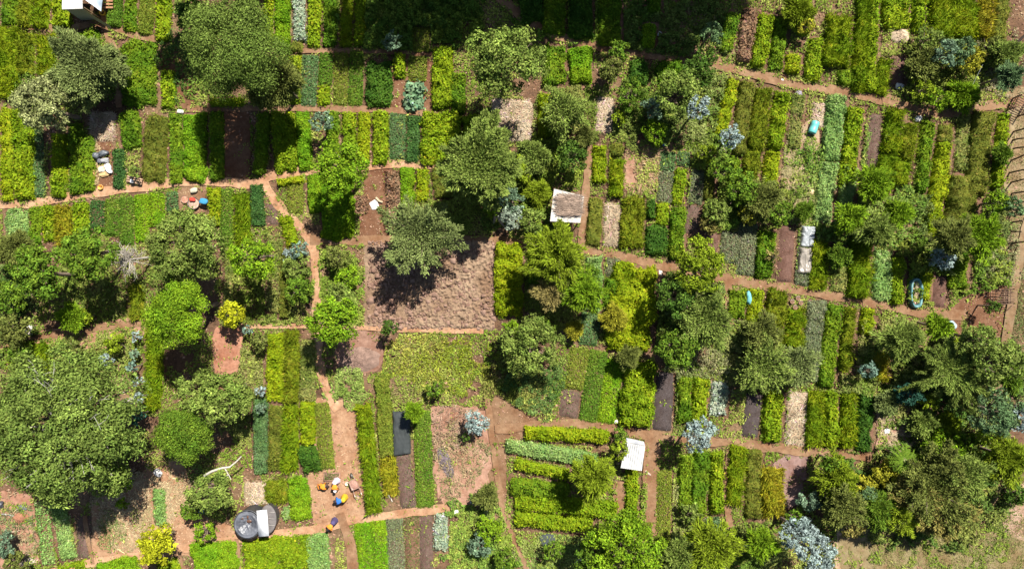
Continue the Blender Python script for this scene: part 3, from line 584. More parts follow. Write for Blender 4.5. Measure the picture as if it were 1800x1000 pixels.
TREES = [
(145,116,62,3.2,'feather','sage','tall feathery sage-green tree just below the top-left hut'),
(76,183,58,3.6,'leafy','cream','pale cream-leaved tree above the hedged beds at far left'),
(412,84,96,7,'dome','dome','largest dense olive-domed tree near the top, left of the silver bed'),
(478,142,48,5,'feather','olive','grey-olive feathery tree against the lower right flank of the domed tree'),
(888,108,74,5.5,'leafy','sageg','pale green loose-crowned tree in the top middle, above the square straw plot'),
(600,296,55,5,'leafy','bright','bright green tree beside the red clearing, casting shade to its lower left'),
(566,214,22,2.2,'leafy','teal','small blue-green tree in the beds above the long path'),
(842,285,74,6,'feather','sageg','tall feathery light green tree upper right of the ploughed plot'),
(738,414,74,4.4,'feather','sage','wispy olive-green tree casting lacy shade on the ploughed plot',.36),
(322,435,74,5,'leafy','sageg','broad pale-topped tree below the blue cloth and basins'),
(155,445,52,5,'leafy','green','dark glossy tree left of the grey leafless tree'),
(66,478,54,4.5,'leafy','green','dark green tree second from the left edge, below the minty bed'),
(443,455,46,4.5,'leafy','bright','upright green tree between two bed strips, right of the pale-topped tree'),
(312,548,64,6,'dome','bright','bright green clumped tree left of the yellow shrub'),
(583,563,54,4,'leafy','bright','bright green tree below the narrow path junction, left of ploughed plot'),
(978,448,60,5,'soft','lime','soft lime-olive conifer below the thatched shelter'),
(965,520,30,3.5,'soft','ochre','drooping straw-tinted conifer right of the yellow hedge by ploughed plot'),
(1030,512,40,4,'soft','bright','soft green conifer on the minty bed right of the straw-tinted conifer'),
(115,748,146,7,'gnarl','gnarl','enormous gnarled tree with pale bare limbs at lower left'),
(326,762,54,4,'dome','green','compact domed tree right of the enormous gnarled tree'),
(395,700,60,4,'leafy','sageg','spreading sage tree above the compact domed tree'),
(340,690,40,4,'leafy','sageg','smaller sage tree touching the spreading sage tree on its left'),
(372,862,47,3.2,'leafy','sageg','ragged green tree up-left of the black water tank'),
(1228,468,54,4,'leafy','lime','big-leaved lime tree on the middle path at right of centre'),
(1190,520,42,3.4,'leafy','dark','dark tree below left of the big-leaved lime tree'),
(1242,560,54,3.4,'feather','sageg','olive feathery tree below the big-leaved lime tree',.4),
(1188,610,42,3,'leafy','green','green bushy tree at the lower right end of the large yellow hedge'),
(935,608,60,3,'leafy','sageg','wide pale green tree below the right end of the ploughed plot'),
(1042,842,46,4,'soft','lime','soft lime conifer left of the small white-roofed shed'),
(1100,962,72,4.5,'leafy','bright','wide bright green tree at the bottom, right of centre'),
(1045,975,40,3.5,'leafy','green','darker green tree left of the wide bright tree at the bottom'),
(1255,968,56,5,'soft','lime','lime conifer at the bottom below the long-bladed yellow bed'),
(1195,985,46,4.5,'soft','sageg','sage conifer at the bottom left of the lime conifer'),
(1342,960,32,3.5,'soft','bright','green conifer at the bottom between lime conifer and blue tree'),
(1405,940,38,4,'leafy','blue','blue-silver tree at the bottom right, upper one of the pair'),
(1440,978,40,4,'leafy','blue','blue-silver tree at the bottom right, lower one of the pair'),
(1230,764,36,3.5,'leafy','blue','round blue-silver tree right of the small white-roofed shed'),
(1478,846,42,3,'soft','lime','bright lime conifer in the lower right scrub'),
(1486,893,38,3.5,'feather','olive','grey-olive feathery tree in the lower right scrub'),
(1545,898,42,3,'soft','green','dark green conifer in the lower right scrub'),
(1590,918,30,3.5,'soft','lime','small lime conifer at the foot of the brown-tinged big tree'),
(1650,865,78,3.6,'feather','olive','largest olive tree of the lower right scrub, brown-tinged in places'),
(1612,872,42,3,'feather','brownish','brown-tinged tree at the left side of the largest olive tree'),
(1665,905,48,3,'feather','brownish','brown-tinged tree at the bottom of the largest olive tree'),
(1700,838,46,3.5,'feather','sageg','light green tree upper right of the largest olive tree'),
(1590,808,24,2.6,'palm','green','small palm above the lower right scrub'),
(1782,808,48,4,'soft','lime','lime conifer cut by the right edge, low down'),
(1748,724,46,4,'leafy','bluegreen','blue-green tree by the right edge below the star conifer'),
(1790,735,30,4,'leafy','blue','blue-grey tree cut by the right edge'),
(1680,655,66,3.4,'star','sageg','star-shaped conifer with radiating branches at right'),
(1590,598,44,3.2,'soft','sageg','broad hazy green conifer below the right end of the middle path'),
(1655,572,28,3,'soft','bright','small green conifer beside the blue-white bag at right'),
(1718,598,38,4,'leafy','sageg','pale green tree below the right end of the red clearing'),
(1768,632,40,4,'leafy','sageg','pale green tree at the right edge below the slatted wooden crib'),
(1740,640,34,4,'leafy','sageg','pale green tree between the star conifer and right edge'),
(1782,665,30,3,'soft','green','small green conifer at the right edge above the blue-grey tree'),
(1540,322,38,2.5,'soft','bright','soft conifer at the foot of the minty hedge'),
(1498,382,34,2.5,'soft','bright','soft conifer right of the clear plastic sheet'),
(1545,405,38,2.5,'soft','sageg','hazy conifer in the grassy beds above the right path'),
(1585,375,30,2.5,'soft','bright','vivid green conifer left of the long yellow-green hedge'),
(1730,415,46,3,'soft','bright','wide soft conifer near the lower fence posts'),
(1682,418,40,4,'soft','olive','olive conifer left of the wide soft conifer by the posts'),
(1782,132,28,3.5,'soft','bluegreen','blue-green conifer at the upper right edge'),
(1190,165,48,3,'leafy','sageg','light green tree left of the upper blue-silver tree'),
(1225,190,26,3,'leafy','blue','blue-silver tree below the shaded top path'),
(1284,240,24,3,'leafy','blue','small blue-silver tree at the foot of the yellow-green long bed'),
(990,192,44,2.4,'feather','sageg','thin feathery tree over the weedy bed right of straw plot',.35),
(218,457,28,3.5,'bare','cream','grey leafless tree beside the dark glossy tree'),
(1345,645,54,2.6,'feather','sageg','wispy pale green tree over the scrubby strips at right',.28),
(1405,640,40,2.4,'feather','sage','smaller wispy tree right of the wispy pale green one',.25),
(1345,585,36,2.4,'feather','olive','greyish wispy tree between the weedy beds below the right path',.35),
]
SHRUBS = [
(407,552,27,2,'leafy','yellow','golden yellow bush right of the clumped bright tree'),
(276,957,38,2.4,'leafy','yellow','round yellow bush at the bottom left'),
(20,520,36,1.8,'leafy','green','dark bush at the left edge below the left trees'),
(25,580,34,1.8,'leafy','olive','olive bush at the left edge by the white sacks'),
(22,440,32,2.4,'feather','olive','grey-olive bush at the left edge above the dark tree'),
(122,557,26,1.6,'soft','bright','spiky green bush above the sandy strip at left'),
(152,556,15,1.0,'leafy','lime','small lime bush beside the spiky green bush'),
(340,30,34,3,'leafy','dark','dark bush in the shade left of the domed tree'),
(690,74,20,1.8,'leafy','teal','pale green bush in the deep shade at the top'),
(508,110,20,.9,'leafy','lime','low lime bush at the right foot of the domed tree'),
(900,352,28,1.5,'leafy','teal','upper pale blue-green bush left of the thatched shelter'),
(898,382,26,1.3,'leafy','silverb','silvery bush under the pale blue-green bush'),
(935,390,28,1.5,'leafy','sageg','sage bush lower left of the thatched shelter'),
(945,338,26,1.0,'soft','lime','grassy lime bush touching the shelter roof on its left'),
(1004,275,32,2.2,'leafy','dark','dark round bush above the thatched shelter'),
(938,275,30,1.3,'feather','sageg','weedy bush upper left of the thatched shelter'),
(910,300,28,1.2,'leafy','lime','lime bush between tall feathery tree and shelter'),
(1030,240,18,1.2,'soft','olive','small olive bush at the top of the narrow alley by shelter'),
(865,365,20,1.4,'leafy','bright','bright bush at the upper right corner of the ploughed plot'),
(1085,92,24,1.4,'leafy','green','bush below the shaded path at the top'),
(1072,125,26,1.6,'leafy','olive','yellow-flecked bush right of the shaded green beds'),
(1110,165,30,1.6,'leafy','green','bush right of the pale bare strip'),
(1088,208,16,1.0,'leafy','lime','small lime bush at the bottom of the pale bare strip'),
(1150,235,26,1.2,'leafy','bright','bright low bush above the weedy clearing'),
(1148,190,24,1.6,'leafy','teal','blue-tinged bush above the bright low bush'),
(1225,130,32,2,'leafy','dark','dark bush below the bare shaded ground at the top'),
(1250,60,22,2.2,'leafy','bluegreen','hazy bush in the bare shaded ground at the top'),
(1240,100,22,1.5,'leafy','dark','dark bush by the shaded path'),
(1405,20,30,1.6,'soft','lime','soft lime bush on the upper right terrace'),
(1415,45,20,1.2,'leafy','yel2','yellow-green round bush on the upper right terrace'),
(1242,270,20,1.2,'leafy','lime','lime bush above the low grey beds'),
(1270,300,30,1.6,'leafy','green','green bush left of the olive hedges'),
(1300,335,34,1.8,'leafy','green','green bush at the left foot of the olive hedges'),
(1335,350,36,1.8,'feather','olive','olive bush at the foot of the olive hedges'),
(1262,372,28,1.6,'leafy','sageg','sage bush above the raked beds'),
(1248,392,22,1.2,'leafy','brownish','brownish bush directly above the raked beds'),
(1315,375,24,1.2,'leafy','yel2','yellowish bush above the twin grey seedling beds'),
(1368,375,26,1.5,'leafy','green','green bush below the small blue barrel'),
(1355,340,22,1.5,'leafy','olive','olive bush left of the small blue barrel'),
(1415,370,18,1.2,'soft','green','green bush above the clear plastic sheet'),
(1360,450,16,1.0,'leafy','ochre','ochre sprig on the bed left of the long raked bed'),
(1478,450,20,1.3,'feather','green','small green bush right of the clear plastic sheet'),
(1655,455,24,1.8,'leafy','blue','blue-silver bush above the raked bed by the trough'),
(1750,355,26,1.6,'leafy','bright','green bush by the middle fence posts'),
(1780,365,22,2,'leafy','bluegreen','blue-green bush among the fence posts'),
(1765,270,18,1.4,'soft','green','hazy bush by the upper fence posts'),
(1660,95,30,1.8,'leafy','teal','grey-green bush in the upper right scrub'),
(1690,88,26,1.8,'leafy','bluegreen','dark blue-green bush in the upper right scrub'),
(1630,70,28,1.3,'leafy','sageg','sage bush under the corner beds'),
(1705,105,26,1.4,'leafy','yel2','yellow-leaved bush in the upper right scrub'),
(1622,112,28,1.5,'feather','olive','shaded olive bush right of the brown bed with sack'),
(1620,158,24,1.0,'leafy','lime','lime bush above the path near the white sack'),
(1650,172,24,1.2,'leafy','bright','bright bush touching the upper right path'),
(1700,165,28,1.2,'soft','bright','soft green bush above the upper right path'),
(1740,82,22,1.2,'leafy','olive','olive bush beside the leaning pole'),
(1770,95,28,1.6,'feather','sageg','greyish bush right of the leaning pole'),
(1525,650,19,1.8,'leafy','tealb','dark teal bush left of the small yellow bed'),
(1600,690,27,1.8,'leafy','dteal','deep teal bush left of the star conifer'),
(1672,592,16,1.0,'leafy','lime','lime bush below the blue-white bag'),
(1632,705,18,1.3,'leafy','lime','lime bush below left of the star conifer'),
(1684,705,20,1.3,'leafy','ochre','orange-tinged bush below the star conifer'),
(1668,748,24,1.5,'soft','lime','lime spiky bush below the orange-tinged bush'),
(1625,745,26,1.2,'feather','sageg','grassy bush in the strawy patch at right'),
(1560,710,20,1.3,'feather','sage','drooping dry-looking bush above the strawy patch'),
(1688,778,24,1.5,'leafy','green','green bush above the right part of the scrub'),
(1722,765,22,1.3,'leafy','bright','bright bush below the blue-green tree by right edge'),
(1655,800,44,1.6,'leafy','bright','wide bright bush above the largest olive tree'),
(1725,815,34,1.6,'leafy','bright','bright leafy bush right of the wide bright bush'),
(1560,835,32,1.4,'leafy','yel2','yellow-green bush below the small palm'),
(1785,868,24,1.2,'leafy','dark','dark bush at the lower right edge'),
(1465,815,30,2.4,'leafy','green','dense green bush at the left end of lower right scrub'),
(1420,878,22,1.5,'leafy','teal','grey-green bush left of the lower right scrub'),
(1510,860,30,1.5,'leafy','yel2','yellow-green bush in the middle of the lower right scrub'),
(1500,920,28,2,'leafy','brownish','rusty-tinged bush at the foot of the scrub'),
(1520,875,24,2.5,'leafy','bluegreen','blue-green bush left of the dark green conifer'),
(1395,908,18,.9,'leafy','green','low green bush above the blue-silver pair'),
(1252,930,26,1.4,'leafy','bluegreen','dark blue-green bush below the mid-green hedges'),
(1310,935,24,1.3,'leafy','olive','olive bush left of the small green conifer at bottom'),
(1215,900,22,1.0,'leafy','sageg','pale bush at the foot of the hedges below white roof'),
(1745,538,15,1.6,'leafy','dark','small dark bush below the slatted wooden crib'),
(895,580,24,2.4,'leafy','bright','bright round bush at the lower right corner of ploughed plot'),
(910,600,26,2.2,'soft','bright','spiky green bush beside the bright round bush'),
(955,578,24,1.3,'leafy','green','green bush on top of the wide pale tree'),
(1010,580,16,1.2,'soft','yel2','yellow-tipped conifer bush left of the blue-green bed'),
(1105,628,22,1.8,'soft','olive','olive spiky bush under the large yellow hedge'),
(1080,560,24,1.4,'soft','yel2','soft yellow bush on the large yellow hedge'),
(1035,485,24,1.4,'leafy','green','dark patchy bush between minty bed and lime-olive conifer'),
(684,575,18,2,'leafy','dark','small dark tree-like bush below left of the ploughed plot'),
(766,682,19,1.1,'leafy','green','green bush in the middle of the yellowish grass plot'),
(726,724,17,2.2,'soft','bright','little conifer bush over the top of the black net'),
(838,742,24,1.6,'leafy','blue','blue-silver bush in the dry plot'),
(856,873,22,1.8,'feather','olive','grey-olive bush at the bottom of the dry plot'),
(818,768,10,.9,'leafy','dark','tiny dark bush in the dry plot'),
(1090,790,20,2,'leafy','lime','lime bush touching the small white roof'),
(1092,762,16,1.0,'leafy','green','green bush above the small white roof'),
(525,440,19,1.5,'leafy','tealb','blue-green bush at the bend of the narrow path, right one'),
(510,450,15,1.2,'leafy','blue','blue-silver bush at the bend of the narrow path, left one'),
(524,472,28,1.4,'leafy','sageg','sage bush left of the narrow path'),
(522,510,30,1.6,'leafy','green','green bush left of the narrow path, lowest one'),
(590,455,26,1.2,'leafy','olive','olive bush right of the narrow path'),
(612,490,26,1.2,'leafy','bright','bright bush left edge of the ploughed plot'),
(600,525,32,1.6,'leafy','sageg','sage bush directly above the bright tree below the path junction'),
(435,580,11,1.1,'leafy','tealb','tiny blue-green bush right of the golden bush'),
(455,600,20,1.2,'leafy','olive','shaded bush right of the reddish bare strip'),
(457,686,12,.9,'leafy','blue','upper blue-silver sprig left of the yellow beds'),
(460,716,12,.9,'leafy','teal','lower blue-green sprig left of the yellow beds'),
(240,592,11,1.0,'leafy','blue','topmost blue-silver sprig above the gnarled tree'),
(236,622,10,.9,'leafy','teal','second sprig from the top right of gnarled tree'),
(187,632,13,1.0,'leafy','blue','blue-silver sprig above the middle of the gnarled tree'),
(232,645,13,1.4,'leafy','tealb','blue-green sprig third down the column by the gnarled tree'),
(243,672,13,1.4,'leafy','blue','blue-silver sprig low in the column by the gnarled tree'),
(245,698,12,1.4,'leafy','blue','lowest blue-silver sprig by the gnarled tree'),
(240,730,20,1.8,'leafy','dteal','dark teal bush under the right edge of gnarled tree'),
(130,610,18,.9,'leafy','olive','low bush on the sandy strip above gnarled tree'),
(205,605,22,1.0,'leafy','lime','lime low bush above the gnarled tree'),
(35,620,24,1.2,'leafy','green','green bush at the left above the gnarled tree'),
(205,840,34,2.2,'leafy','green','shaded green bush under the lower right of gnarled tree'),
(215,885,12,.7,'leafy','bright','small bright bush in the gnarled tree shade'),
(340,895,24,1.8,'leafy','green','green bush under the ragged green tree'),
(360,935,22,1.2,'leafy','bright','bright bush down-left of the water tank'),
(8,955,26,1.5,'leafy','teal','grey-green bush in the bottom left corner'),
(30,985,26,1.2,'leafy','olive','olive bush in the bottom left corner'),
(237,300,13,.9,'leafy','sageg','pale potted-looking plant above the little plank bench'),
(860,930,30,1.2,'leafy','bright','bright bush in the overgrown bottom plot'),
(845,955,26,1.1,'leafy','teal','blue-green bush in the overgrown bottom plot'),
(890,985,26,1.3,'leafy','green','green bush at the bottom edge of the overgrown plot'),
(975,965,22,1.5,'leafy','green','green bush below the crosswise beds'),
(1385,700,4,.5,'leafy','green','tiny sprig by the straw-covered strip'),
]
TC.update(gnarl=((.10, .16, .028), (.19, .25, .05)), silverb=((.22, .28, .20), (.34, .40, .30)), yel2=((.24, .25, .02), (.34, .31, .03)), tealb=((.12, .21, .15), (.20, .29, .22)))
for t_ in TREES:
    t_ = list(t_); dn = t_.pop() if not isinstance(t_[-1], str) else (.5 if (t_[4] in ('soft', 'feather') and t_[0] > 900) else 1.)
    tree(*t_, dens=dn)
for t_ in SHRUBS: tree(*t_, cat='shrub')
# tall trees just outside the frame whose shade falls into the picture
def tall(px, py, h, rr, kind, label, dens=1.0):
    k = H/(H-h); X0, Y0 = (px-900), (500-py)
    # apparent centre of a crown standing over ground pixel (px, py)
    tree(900+X0*k, 500-Y0*k, rr*25*k, h, kind, 'green', label, leaf=.2, dens=dens)
tall(742, -92, 10, 3.6, 'leafy', 'tall tree beyond the upper edge, shading the beds at top middle', .75)
tall(822, -108, 10, 3.4, 'leafy', 'tall tree beyond the upper edge, second of the shading trees', .75)
tall(905, -118, 9.5, 3.2, 'leafy', 'tall tree beyond the upper edge, third of the shading trees', .75)
tall(985, -132, 10, 2.8, 'leafy', 'tall tree beyond the upper edge, fourth of the shading trees')
tall(1070, -120, 9, 2.6, 'feather', 'tall thin tree beyond the upper edge, fifth shading tree', 1.3)
tall(1230, -85, 10, 3.2, 'feather', 'tall thin tree beyond the upper edge, shading the bare ground', .8)
tall(1310, -100, 8, 2.2, 'feather', 'tall thin tree beyond the upper edge, right of other shading trees', 1.1)
tall(1150, -105, 10, 2.8, 'leafy', 'tall tree beyond the upper edge, shading the top middle right', .6)
tall(1010, -95, 9, 2.8, 'leafy', 'tall tree beyond the upper edge, nearest the frame at top middle', .6)
tall(400, -25, 8.5, 2.2, 'leafy', 'tall tree beyond the upper edge above the domed tree')
tall(522, -110, 7, 1.0, 'leafy', 'slim tree beyond the upper edge over the silver bed')

# ------------------------------------------------------------------ ploughed plot
def ploughed():
    r = rng(500); a = W(638, 582); b = W(870, 418); nx, ny = 190, 132
    X, Y = np.meshgrid(np.linspace(a[0], b[0], nx), np.linspace(a[1], b[1], ny), indexing='ij')
    xr = X*.9+Y*.35; yr = Y-X*.35
    n1 = fbm(xr*1.9, yr*3.6, 3, 3); n2 = fbm(X*7, Y*7, 8, 3); rd = abs(n1-.5)*2
    right = np.clip((X-W(690, 0)[0])/2, .25, 1)
    e = np.minimum(np.minimum(X-a[0], b[0]-X), np.minimum(Y-a[1], b[1]-Y)); ed = np.clip(e/.35, 0, 1)
    Z = -.02+ed*(.05+right*((1-rd)*.20+(n2-.5)*.40))
    f = np.clip(fbm(X*.6, Y*.6, 4)*2-.5, 0, 1)[..., None]
    C = (np.array((.165, .102, .062))*(1-f)+np.array((.25, .175, .115))*f)*(.7+.6*n2[..., None])
    G = Geo(); G.grid(np.stack([X, Y, Z], -1), C); o = G.build('ploughed_soil', M_CLOD); tagk(o, 'structure')
ploughed()
def plot_clods():
    r = rng(33); n = 5200; px = r.uniform(648, 868, n); py = r.uniform(424, 578, n); k = fbm(px/16, py/16, 3) > .42; px = px[k]; py = py[k]; n = len(px)
    c = np.stack([(px-900)/25, (500-py)/25, r.uniform(.05, .16, n)], 1); s_ = .055*np.exp(r.normal(0, .5, n))
    U = np.array([[-1, -1, -.8], [1, -1, -.8], [1, 1, -.8], [-1, 1, -.8], [-.6, -.6, .7], [.6, -.6, .7], [.6, .6, .7], [-.6, .6, .7]])
    V = c[:, None]+(U[None]*(1+r.normal(0, .28, (n, 8, 3))))*s_[:, None, None]; F = np.array([(4, 5, 6, 7), (0, 1, 5, 4), (1, 2, 6, 5), (2, 3, 7, 6), (3, 0, 4, 7)])
    f = r.random(n)[:, None]; col = np.array((.15, .085, .06))*(1-f)+np.array((.27, .175, .13))*f
    G = Geo(); G.add(V.reshape(-1, 3), (F[None]+np.arange(n)[:, None, None]*8).reshape(-1, 4), np.repeat(col, 8, 0)); o = G.build('soil_clods', M_CLOD); o['kind'] = 'stuff'; o['label'] = 'loose clods on the ploughed brown plot'; o['category'] = 'clods'
plot_clods()
def part(root, name, m, fn, smooth=False, label=None, sub=None):
    G = Geo(); fn(G); o = G.build(name, m, sub or root, smooth)
    if label: o['label'] = label
    return o
def sheet(P4, nu, nv, sag, seed, thick=.03):
    """a slightly slack sheet over four corners, with thickness"""
    P4 = [np.asarray(p, float) for p in P4]; u = np.linspace(0, 1, nu)[:, None, None]; v = np.linspace(0, 1, nv)[None, :, None]
    P = (P4[0]*(1-u)+P4[1]*u)*(1-v)+(P4[3]*(1-u)+P4[2]*u)*v
    z = -sag*(4*u*(1-u))*(4*v*(1-v))+(fbm(P[..., :1]*2.5, P[..., 1:2]*2.5, seed)-.5)*.07
    P = P+np.concatenate([z*0, z*0, z], -1); return P
def slab(G, P, C, th=.03):
    G.grid(P, C); Q = P-[0, 0, th]; G.grid(Q[::-1], C)
    for A, B in ((P[0], Q[0]), (P[-1], Q[-1]), (P[:, 0], Q[:, 0]), (P[:, -1], Q[:, -1])): G.grid(np.stack([A, B], 0), C)
# ---- hut at the top left
def hut():
    h = 2.0; base = W(128, 30); base[2] = 0
    root = empty('hut', 'small hut with a white sheet roof and canvas front at the top left', 'hut', base)
    x0, x1, y0, y1 = W(109, 0, h)[0], W(147, 0, h)[0], W(0, 17, h)[1], W(0, -45, h)[1]
    B = base
    part(root, 'roof', M_METAL, lambda G: slab(G, sheet([(x0-B[0], y0-B[1], h), (x1-B[0], y0-B[1], h+.12), (x1-B[0], y1-B[1], h+.12), (x0-B[0], y1-B[1], h)], 14, 20, .05, 3), (.55, .53, .50)))
    part(root, 'wall', M_CLOTH, lambda G: (slab(G, sheet([(x0-B[0]+.08, y0-B[1]+.1, h-.06), (x1-B[0]-.05, y0-B[1]+.1, h-.02), (x1-B[0]-.05, y0-B[1]+.02, 0), (x0-B[0]+.08, y0-B[1]+.02, 0)], 12, 10, 0, 5), (.42, .38, .28)),
         G.box((x0-B[0]+.1, (y0+y1)/2-B[1], 1), (.06, y1-y0-.3, 1.9), (.3, .24, .17))))
    part(root, 'post', M_WOOD, lambda G: [G.tube([(x-B[0], y-B[1], -.1), (x-B[0], y-B[1], h-.05)], [.05, .045], (.3, .2, .12), 8) for x in (x1-.05,) for y in (y0+.16, y1-.2)])
    part(root, 'bench_plank', M_WOOD, lambda G: [G.box((x1-B[0]+.55, y0-B[1]+.7+i*.22, .5+i*.02), (1.2, .12, .05), (.32, .17, .09)) for i in range(4)])
    a = W(150, 3, 1.5); b = W(178, 19, 1.5)
    part(root, 'lean_to_sheet', M_PLASTIC, lambda G: slab(G, sheet([(a[0]-B[0], a[1]-B[1]+.1, 1.7), (b[0]-B[0]-.1, b[1]-B[1], 1.35), (b[0]-B[0]+.1, b[1]-B[1]+1.6, 1.35), (a[0]-B[0]+.5, a[1]-B[1]+1.9, 1.7)], 14, 14, .12, 9), (.20, .25, .30)))
    part(root, 'side_flap', M_CLOTH, lambda G: slab(G, sheet([(x1-B[0]-.02, y0-B[1], h), (x1-B[0]+1.0, y0-B[1]-.6, .5), (x1-B[0]+.9, y0-B[1]-.75, .3), (x1-B[0]-.1, y0-B[1]-.15, .5)], 12, 6, .03, 9), (.40, .35, .2)))
    mark_quad(140, 15, 1, 0, 40, 35)
hut()
# ---- shelter with reeds on its roof
def shelter():
    h = 1.8; cs = [W(967, 389, h), W(1020, 392, h-.12), W(1027, 345, h-.12), W(974, 332, h)]; B = W(997, 364); B[2] = 0
    root = empty('shelter', 'open shelter with a white sheet roof in the middle of the beds', 'shelter', B)
    L = [c-B for c in cs]
    part(root, 'roof', M_METAL, lambda G: slab(G, sheet(L, 24, 24, .06, 13), (.54, .50, .44)))
    for c in L: part(root, 'post', M_WOOD, lambda G: G.tube([(c[0]*.93, c[1]*.93, -.1), (c[0]*.93, c[1]*.93, c[2]-.05)], [.05, .04], (.3, .2, .12), 8))
    part(root, 'hanging_sheet', M_CLOTH, lambda G: slab(G, sheet([L[0]*[.97, .97, 1]-[0, 0, .05], L[1]*[.97, .97, 1]-[0, 0, .05], L[1]*[.96, .9, .55], L[0]*[.96, .9, .55]], 16, 8, 0, 15), (.5, .46, .38)))
    r = rng(41); n = 460
    reed = empty('reed_heap', 'heap of dry grey-brown reeds lying on the shelter roof', 'reeds', B+[0, 0, h])
    G = Geo(); x = r.uniform(-.72, .8, n); y = r.uniform(-.85, .72, n); y = y*.88
    keep = (abs(x-.05) < .85) & (y < .8); x = x[keep]; y = y[keep]; n = len(x)
    for i in range(n):
        t = r.normal(-.1, .35); d = np.array([math.cos(t), math.sin(t), r.normal(0, .05)])*r.uniform(.25, .55); c = np.array([x[i]-.02, y[i], .08+r.random()*.12*(1-abs(y[i]))])
        cl = np.array((.34, .25, .19))*math.exp(r.normal(0, .3)); G.tube([c-d, c+[0, 0, .02], c+d+[0, r.normal(0, .05), 0]], [.012, .014, .006], cl, 4)
    for i in range(5):
        a = np.array([-.7+i*.3, -1.0, .06]); G.tube([a, a+[.05, -.2, .0], a+[.1, -.42, -.2]], [.014, .012, .006], (.36, .27, .2), 4)
    G.build('reeds', M_STRAW, reed)
    mark_quad(997, 364, 1, 0, 28, 28)
shelter()
def shed():
    h = 1.6; cs = [W(1091, 822, h), W(1128, 827, h), W(1134, 784, h+.1), W(1100, 777, h+.1)]; B = W(1113, 800); B[2] = 0
    root = empty('small_shed', 'small shed with a plain white sheet roof right of the crosswise beds', 'shed', B)
    L = [c-B for c in cs]
    part(root, 'roof', M_METAL, lambda G: (slab(G, sheet(L, 16, 16, .03, 23), (.56, .56, .55)), [G.tube([L[0]*(1-t)+L[1]*t+[0, 0, .03], L[3]*(1-t)+L[2]*t+[0, 0, .03]], [.012, .012], (.6, .6, .58), 4) for t in np.linspace(.06, .94, 9)]))
    part(root, 'ridge_flap', M_METAL, lambda G: slab(G, sheet([L[3]+[-.02, .03, .02], L[2]+[0, .03, .02], L[2]+[-.05, .27, -.2], L[3]+[.05, .27, -.2]], 10, 4, 0, 3), (.34, .35, .37)))
    part(root, 'wall', M_WOOD, lambda G: [G.box(((L[0][0]+L[1][0])/2+dx, (L[0][1]+L[3][1])/2+dy, .74), e, (.22, .15, .1)) for dx, dy, e in ((0, -.75, (1.2, .05, 1.45)), (-.6, 0, (.05, 1.4, 1.45)), (.6, 0, (.05, 1.4, 1.45)))])
    part(root, 'door', M_WOOD, lambda G: G.box((L[0][0]*.4+.45, (L[0][1]+L[3][1])/2-.79, .7), (.5, .03, 1.3), (.3, .2, .13)))
    mark_quad(1113, 803, 1, 0, 22, 26)
shed()
